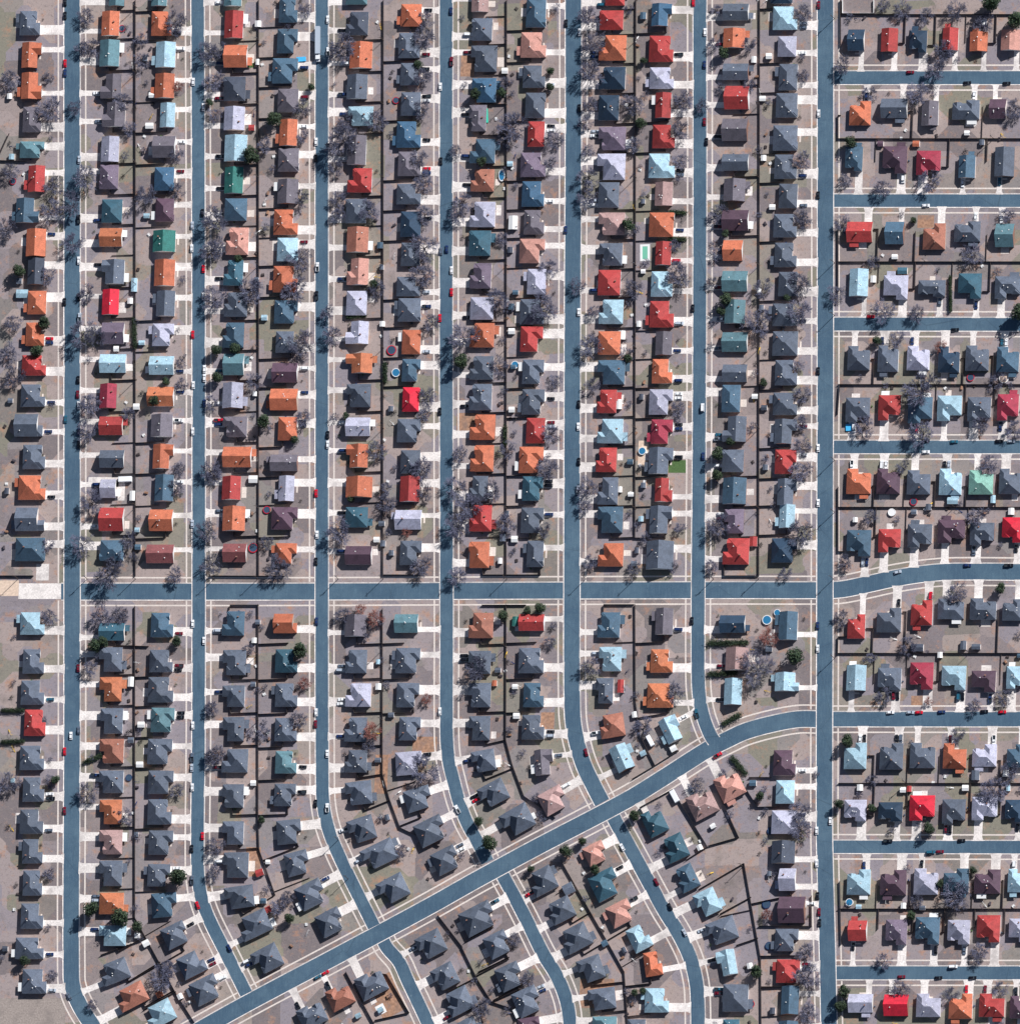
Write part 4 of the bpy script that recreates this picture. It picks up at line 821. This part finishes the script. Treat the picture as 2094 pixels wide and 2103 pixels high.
def shed(px, py, w_, h_, c, ang=0):
    dx, dy = w_ * S * SX, h_ * S * SY
    e = bpy.data.objects.new('garden_shed', None); C.objects.link(e); v = P(px, py, 2.2); v.z = 0; e.location = v; e.rotation_euler = (0, 0, math.atan2(EX.y, EX.x) + math.radians(ang))
    b = MB(); b.box(-dx / 2 + .15, dx / 2 - .15, -dy / 2 + .15, dy / 2 - .15, -.02, 2.0); b.obj('wall', WALLS[0], e)
    b = MB(); roof_part(b, -dx / 2, dx / 2, -dy / 2, dy / 2, 'y' if dy >= dx else 'x', (False, False), .35, 2.12, .1); m_, cn = SHM.get(c, (ROOF['B'], 'teal'))
    b.obj('roof', [m_, M_TRIM], e)
    b = MB(); b.box(-.5, .5, -dy / 2 + .11, -dy / 2 + .15, 0, 1.8); b.obj('door', M_FENCE, e)
    place(e, f'{cn} shed', px, py, 'shed', 'garden sheds')
for q in SHD.split(';'):
    q = q.split()
    if '?' in ''.join(q) or float(q[2]) < 2: continue
    shed(float(q[0]), float(q[1]), float(q[2]), float(q[3]), q[4], float(q[5]) if len(q) > 5 else 0)
def disc(name, px, py, r, hgt, rim, top, what, cat, sx=1.0):
    e = bpy.data.objects.new(name, None); C.objects.link(e); v = P(px, py, hgt); v.z = 0; e.location = v; rm = r * S; e.scale = (sx, 1, 1)
    b = MB(); N = 24
    for i in range(N):
        a0, a1 = 2 * math.pi * i / N, 2 * math.pi * (i + 1) / N
        f = lambda a, q: (math.cos(a) * q, math.sin(a) * q)
        z0 = 0 if cat == 'pool' else hgt - .12
        b.hull8([(*f(a0, rm * .86), z0), (*f(a0, rm), z0), (*f(a1, rm), z0), (*f(a1, rm * .86), z0)], [(*f(a0, rm * .86), hgt), (*f(a0, rm), hgt), (*f(a1, rm), hgt), (*f(a1, rm * .86), hgt)])
    if cat != 'pool':
        for i in range(6): a = i * math.pi / 3; b.tube((math.cos(a) * rm * .92, math.sin(a) * rm * .92, 0), (math.cos(a) * rm * .92, math.sin(a) * rm * .92, hgt - .1), .04, .04, 5)
    b.obj('rim', rim, e)
    b = MB(); b.tube((0, 0, hgt - .16), (0, 0, hgt - .06), rm * .87, rm * .87, N); b.obj('water' if cat == 'pool' else 'mat', top, e)
    place(e, what, px, py, cat, 'round yard pools and trampolines')
for x, y, r in ((251, 58, 7), (27, 372, 7), (804, 719, 10), (520, 1125, 10), (548, 1047, 8), (1875, 1030, 8), (1992, 775, 8), (1541, 2062, 8), (1578, 1942, 8), (1573, 1857, 9), (813, 206, 7), (265, 1597, 7), (1582, 1706, 8)):
    disc('trampoline', x, y, r, .85, CARM['dark blue'] if (x + y) % 2 < 1 else CARM['red'], M_TRAMP, 'round trampoline', 'trampoline')
for x, y, r, sx in ((1057, 749, 8, 1), (813, 765, 9, 1), (1318, 926, 8, 1), (1830, 1052, 8, 1), (1574, 1273, 10, 1), (1595, 1258, 7, 1), (2060, 777, 10, 1), (1743, 1853, 8, 1)):
    disc('round_pool', x, y, r, 1.2, M_TRIM, M_WATER if x not in (1830, 2060) else (M_TRIM if x == 1830 else M_PALE), 'round above-ground pool', 'pool', sx)
def slab(name, px, py, w_, h_, z, mt, ang=0, hgt=None):
    c = P(px, py); dx, dy = w_ * S * SX / 2, h_ * S * SY / 2; b = MB()
    if hgt is None: b.face([(-dx, -dy, z), (dx, -dy, z), (dx, dy, z), (-dx, dy, z)])
    else: b.box(-dx, dx, -dy, dy, z, hgt)
    return b.obj(name, mt, None, (c.x, c.y, 0), math.atan2(EX.y, EX.x) + math.radians(ang))
# oval pool in its deck, in-ground pool
e = bpy.data.objects.new('oval_pool', None); C.objects.link(e); v = P(1030, 360, .9); v.z = 0; e.location = v
b = MB(); N = 28
for i in range(N):
    a0, a1 = 2 * math.pi * i / N, 2 * math.pi * (i + 1) / N
    f = lambda a, q: (math.cos(a) * 1.9 * q, math.sin(a) * 3.5 * q + .0)
    b.hull8([(*f(a0, .84), 0), (*f(a0, 1), 0), (*f(a1, 1), 0), (*f(a1, .84), 0)], [(*f(a0, .84), 1), (*f(a0, 1), 1), (*f(a1, 1), 1), (*f(a1, .84), 1)])
b.obj('rim', M_TRIM, e); b = MB(); b.face([(math.cos(2 * math.pi * i / N) * 1.62, math.sin(2 * math.pi * i / N) * 3.0, .9) for i in range(N)]); b.obj('water', M_WATER, e)
tag(e, 'bright blue oval pool with a white rim in a back yard', 'pool')
e = bpy.data.objects.new('swimming_pool', None); C.objects.link(e); v = P(1324, 519); e.location = (v.x, v.y, 0)
b = MB(); 
for x0, x1, y0, y1 in ((-2.9, -1.5, -4.9, 4.9), (1.5, 2.9, -4.9, 4.9), (-1.5, 1.5, -4.9, -3.7), (-1.5, 1.5, 3.7, 4.9)): b.box(x0, x1, y0, y1, 0, .12)
b.obj('deck', M_TRIM, e); b = MB(); b.face([(-1.5, -3.7, .05), (1.5, -3.7, .05), (1.5, 3.7, .05), (-1.5, 3.7, .05)]); b.obj('water', M_WATERG, e)
tag(e, 'rectangular in-ground pool of green water with wide white deck', 'pool')
def tarp(px, py, w_, h_, mt, lab):
    o = slab('tarp', px, py, w_, h_, .03, mt, 4, .9); tag(o, lab, 'tarp')
tarp(998, 238, 8, 29, M_TEAL, 'bright teal green tarp stretched along the back of a house')
tarp(619, 122, 19, 9, M_BLUE, 'bright blue tarp over a load on a driveway')
tarp(1745, 878, 17, 14, M_BLUE, 'blue and white tarp in front of a grey house')
# rv trailers
for x, y, w_, h_, a, lab in ((257, 984, 28, 11, 0, 'long white camper trailer parked on a concrete yard'), (272, 1020, 11, 20, 0, None), (1334, 1521, 9, 24, 28, 'narrow white camper trailer beside a pale blue house'), (1384, 1635, 11, 27, 28, 'white camper trailer behind a fence by the diagonal street')):
    if not lab: continue
    e = bpy.data.objects.new('camper_trailer', None); C.objects.link(e); v = P(x, y, 2.3); v.z = 0; e.location = v; e.rotation_euler = (0, 0, math.radians(a))
    dx, dy = w_ * S / 2, h_ * S / 2; b = MB(); q = lambda k, z: [(-dx + k, -dy + k, z), (dx - k, -dy + k, z), (dx - k, dy - k, z), (-dx + k, dy - k, z)]
    b.hull8(q(0, .5), q(0, 2.6)); b.hull8(q(0.01, 2.601), q(.25, 2.8))
    for s in (-1, 1):
        if dx > dy: b.tube((0, s * (dy - .2), .35), (0, s * (dy - .01), .35), .35, .35, 10, 1)
        else: b.tube((s * (dx - .2), 0, .35), (s * (dx - .01), 0, .35), .35, .35, 10, 1)
    b.obj('body', [CARM['white'], M_TYRE], e); tag(e, lab, 'camper')
# patches of ground with a look of their own
for x, y, w_, h_, mt, nm in ((1389, 958, 38, 26, M_GREEN, 'lawn'), (960, 135, 28, 44, M_DIRT, 'bare_soil'), (960, 868, 44, 40, M_DIRT, 'bare_soil'), (18, 1208, 42, 32, M_PALE, 'gravel_lot'), (84, 1214, 90, 32, M_CONC, 'paved_apron'), (50, 2078, 170, 56, M_FIELD, 'open_field'),
                             (213, 990, 62, 20, M_CONC, 'patio'), (247, 1008, 20, 40, M_CONC, 'patio'), (783, 1590, 26, 80, M_DIRT, 'bare_soil'), (872, 1530, 50, 34, M_DIRT, 'bare_soil'), (520, 1770, 30, 60, M_DIRT, 'bare_soil'), (1225, 2040, 70, 60, M_DIRT, 'bare_soil'),
                             (1890, 1440, 40, 22, M_DIRT, 'bare_soil'), (1124, 1480, 28, 34, M_DIRT, 'bare_soil'), (1900, 455, 34, 26, M_DIRT, 'bare_soil'), (1320, 930, 20, 50, M_PALE, 'patio'), (88, 1175, 26, 34, M_CONC, 'patio'), (513, 130, 20, 18, M_GREEN, 'lawn')):
    struct(slab(nm, x, y, w_, h_, .008 if nm != 'patio' else .028, mt))
struct(slab('bare_soil', 795, 2045, 56, 84, .009, M_DIRT, 28)); struct(slab('patio', 782, 2073, 18, 20, .03, M_TRIM, 28))
# concrete patios behind some houses
random.seed(3)
for h in HOUSES:
    if random.random() < .3:
        b = MB(); c = h['base'] + Vector((h['d'].x, h['d'].y, 0)) * (h['X0'] - 1.4); s = random.uniform(-.25, .25) * h['dy']
        c += Vector((h['n'].x, h['n'].y, 0)) * s; u, v = random.uniform(1.4, 2.4), random.uniform(1.6, 3.2); z = .035
        b.face([(-u, -v, z), (u, -v, z), (u, v, z), (-u, v, z)]); struct(b.obj('patio', random.choice((M_CONC, M_WALK)), None, (c.x, c.y, 0), h['th']))
# shrubs by the front walls
random.seed(9); ns = 0
for h in HOUSES:
    for k in range(random.choice((0, 0, 1, 1))):
        if ns >= 200: break
        p = h['base'] + Vector((h['d'].x, h['d'].y, 0)) * (h['fx'] + random.uniform(.9, 5.5)) + Vector((h['n'].x, h['n'].y, 0)) * (h['wy'] + random.uniform(-2.8, 2.8))
        r = random.uniform(.7, 1.5)
        a = Vector((p.x, p.y, 0)); px, py = a.dot(Rr) / S + 1047, 1051.5 - a.dot(U) / S
        if rdist(px, py)[0] < 5: continue
        green = random.random() < .25
        o = link('shrub', SHG if green else random.choice(SH), None, (p.x, p.y, 0), random.uniform(0, 6), (r, r, r))
        LAB.append([o, ('green' if green else 'dark') + ' shrub', f"before {h['loc']}", px, py, 'shrub', 'shrubs by the houses']); ns += 1
nb = 0
for h in HOUSES:
    if nb >= 98 or random.random() > .25: continue
    p = h['base'] + Vector((h['d'].x, h['d'].y, 0)) * (h['X0'] - random.uniform(2, 8)) + Vector((h['n'].x, h['n'].y, 0)) * random.uniform(-7, 7)
    r = random.uniform(1.0, 1.9); a = Vector((p.x, p.y, 0)); px, py = a.dot(Rr) / S + 1047, 1051.5 - a.dot(U) / S
    if rdist(px, py)[0] < 5: continue
    o = link('shrub', random.choice(SH), None, (p.x, p.y, 0), random.uniform(0, 6), (r, r, r)); nb += 1
    LAB.append([o, 'dark shrub', f"behind {h['loc']}", px, py, 'shrub', 'shrubs in the back yards'])
def kind_mesh():
    K = {}
    b = MB(); b.box(-.3, .3, -.35, .35, .05, 1.0); b.box(-.34, .34, -.4, .38, 1.0, 1.08)
    for c_, m_ in (('dark', M_TRAMP), ('blue', CARM['dark blue']), ('green', M_GREEN)): K['wheelie_bin', c_] = b.mesh('wheelie_bin', m_)
    b = MB(); b.box(-.9, .9, -.4, .4, .7, .76); b.box(-.9, .9, .6, .85, .4, .45); b.box(-.9, .9, -.85, -.6, .4, .45); b.box(-.7, -.62, -.8, .8, 0, .7); b.box(.62, .7, -.8, .8, 0, .7)
    for c_, m_ in (('white', M_TRIM), ('brown', M_FENCE)): K['picnic_table', c_] = b.mesh('picnic_table', m_)
    b = MB(); b.box(-1.1, 1.1, -.05, .05, 1.95, 2.05)
    for x in (-1.1, 1.1):
        for y in (-.8, .8): b.tube((x, y, 0), (x, 0, 2), .05, .05, 5)
    b.box(-.75, -.35, -.1, .1, .5, .55); b.box(.3, .7, -.1, .1, .5, .55); b.hull8([(1.1, -.25, 1.1), (2.9, -.25, .1), (2.9, .25, .1), (1.1, .25, 1.1)], [(1.1, -.25, 1.2), (2.9, -.25, .2), (2.9, .25, .2), (1.1, .25, 1.2)])
    for c_, m_ in (('blue', CARM['dark blue']), ('yellow', mat('yellow_plastic', lin(220, 180, 60))), ('white', M_TRIM)): K['swing_set', c_] = b.mesh('swing_set', m_)
    b = MB()
    for i in range(5):
        for j in range(4 - i % 2): b.tube((-1, -.5 + j * .3 + (i % 2) * .15, .14 + i * .24), (1, -.5 + j * .3 + (i % 2) * .15, .14 + i * .24), .14, .14, 6)
    for c_, m_ in (('dark', M_BARK), ('tan', M_DIRT)): K['firewood_stack', c_] = b.mesh('firewood_stack', m_)
    return K
KM = kind_mesh(); random.seed(55)
for nm_, cat_, cnt in (('wheelie_bin', 'bin', 150), ('picnic_table', 'table', 120), ('swing_set', 'swing set', 70), ('firewood_stack', 'firewood', 60)):
    for h in random.sample(HOUSES, cnt):
        p, px, py = yard_point(h, True)
        if nm_ == 'wheelie_bin': p = h['base'] + Vector((h['n'].x, h['n'].y, 0)) * random.choice((-1, 1)) * (h['dy'] / 2 + .5) + Vector((h['d'].x, h['d'].y, 0)) * random.uniform(-3, 3)
        a = Vector((p.x, p.y, 0)); px, py = a.dot(Rr) / S + 1047, 1051.5 - a.dot(U) / S
        if rdist(px, py)[0] < 6: continue
        k_ = random.choice([k for k in KM if k[0] == nm_])
        o = link(nm_, KM[k_], None, (p.x, p.y, 0), random.uniform(0, 6.28)); 
        LAB.append([o, f"{k_[1]} {nm_.replace('_', ' ')}", ('beside ' if nm_ == 'wheelie_bin' else 'behind ') + h['loc'], px, py, cat_, nm_.replace('_', ' ') + 's in the yards'])
random.seed(66); ROTH = {h['loc']: h for h in HOUSES}
for h in random.sample(HOUSES, 95):
    a = h['base'] + Vector((h['d'].x, h['d'].y, 0)) * (h['X0'] - random.uniform(5.5, 8)) + Vector((h['n'].x, h['n'].y, 0)) * random.uniform(-6, 6)
    px, py = a.dot(Rr) / S + 1047, 1051.5 - a.dot(U) / S
    if rdist(px, py)[0] < 8 or any(q[5] == 'shed' and math.hypot(q[3] - px, q[4] - py) < 24 for q in LAB) or not (0 < px < 2094 and 0 < py < 2103): continue
    if min(math.hypot(k['px'][0] - px, k['px'][1] - py) for k in HOUSES) < 33: continue
    shed(px, py, random.uniform(8, 13), random.uniform(8, 13), random.choice('wwwggdlb'), math.degrees(h['th'] - math.atan2(EX.y, EX.x)))
# ---------------------------------------------------------------- utility poles
pb = MB(); pb.tube((0, 0, 0), (0, 0, 11), .19, .13, 8); PM = pb.mesh('post', M_POLE)
pb = MB(); pb.box(-1.2, 1.2, -.07, .07, 9.9, 10.05)
for x in (-1.1, -.5, .5, 1.1): pb.tube((x, 0, 10.05), (x, 0, 10.25), .05, .05, 5)
PC = pb.mesh('crossarm', M_POLE)
PB = MB(); PB.tube((.32, 0, 8.4), (.32, 0, 9.3), .22, .22, 8); PT = PB.mesh('transformer', CARM['grey'])
PO = [(x, 1189) for x in (38, 180, 279, 440, 530, 695, 787, 936, 1041, 1203, 1304, 1465, 1557, 1711)] + [(1713, y) for y in (38, 540, 648, 945, 1052, 1352)]
for bx in (279, 530, 786, 1039, 1304, 1557): PO += [(bx + 2, y) for y in ((15, 150, 335, 585, 780, 1040) if bx < 400 else (83, 215, 365, 545, 715, 880, 1045))]
PO += [(1040, 1330), (786, 1335), (530, 1345), (278, 1340), (531, 1480), (786, 1480), (695, 1725), (715, 1805), (1525, 1780), (1900, 538), (1960, 1042), (1990, 1342), (1920, 790), (2040, 285), (1860, 1609), (1950, 1867)]
for x, y in PO:
    v = P(x, y); e = bpy.data.objects.new('utility_pole', None); C.objects.link(e); e.location = (v.x, v.y, 0); e.rotation_euler = (0, 0, random.choice((0, 0, math.pi / 2)))
    link('post', PM, e); link('crossarm', PC, e)
    if random.random() < .4: link('transformer', PT, e)
    LAB.append([e, 'wooden utility pole', f"nearest {nearest(x, y)[1]}", x, y, 'pole', 'wooden utility poles'])
# ---------------------------------------------------------------- unique labels
by = {}
for q in LAB: by.setdefault(q[1] + ' ' + q[2], []).append(q)
for lab, qs in by.items():
    if len(qs) > 1:
        xs = [q[3] for q in qs]; ys = [q[4] for q in qs]
        ax = 4 if max(ys) - min(ys) > max(xs) - min(xs) else 3
        qs.sort(key=lambda q: q[ax])
        nmz = {2: ('upper', 'lower'), 3: ('upper', 'middle', 'lower')} if ax == 4 else {2: ('left', 'right'), 3: ('left', 'middle', 'right')}
        words = nmz.get(len(qs), ORD[1:len(qs) + 1])
        for w_, q in zip(words, qs): tag(q[0], w_ + ' ' + lab, q[5], q[6])
    else: tag(qs[0][0], lab, qs[0][5], qs[0][6])
print('houses', len(HOUSES), 'cars', NCAR + cc, 'side fences', nside, 'shrubs', ns, 'objects', len(bpy.data.objects))
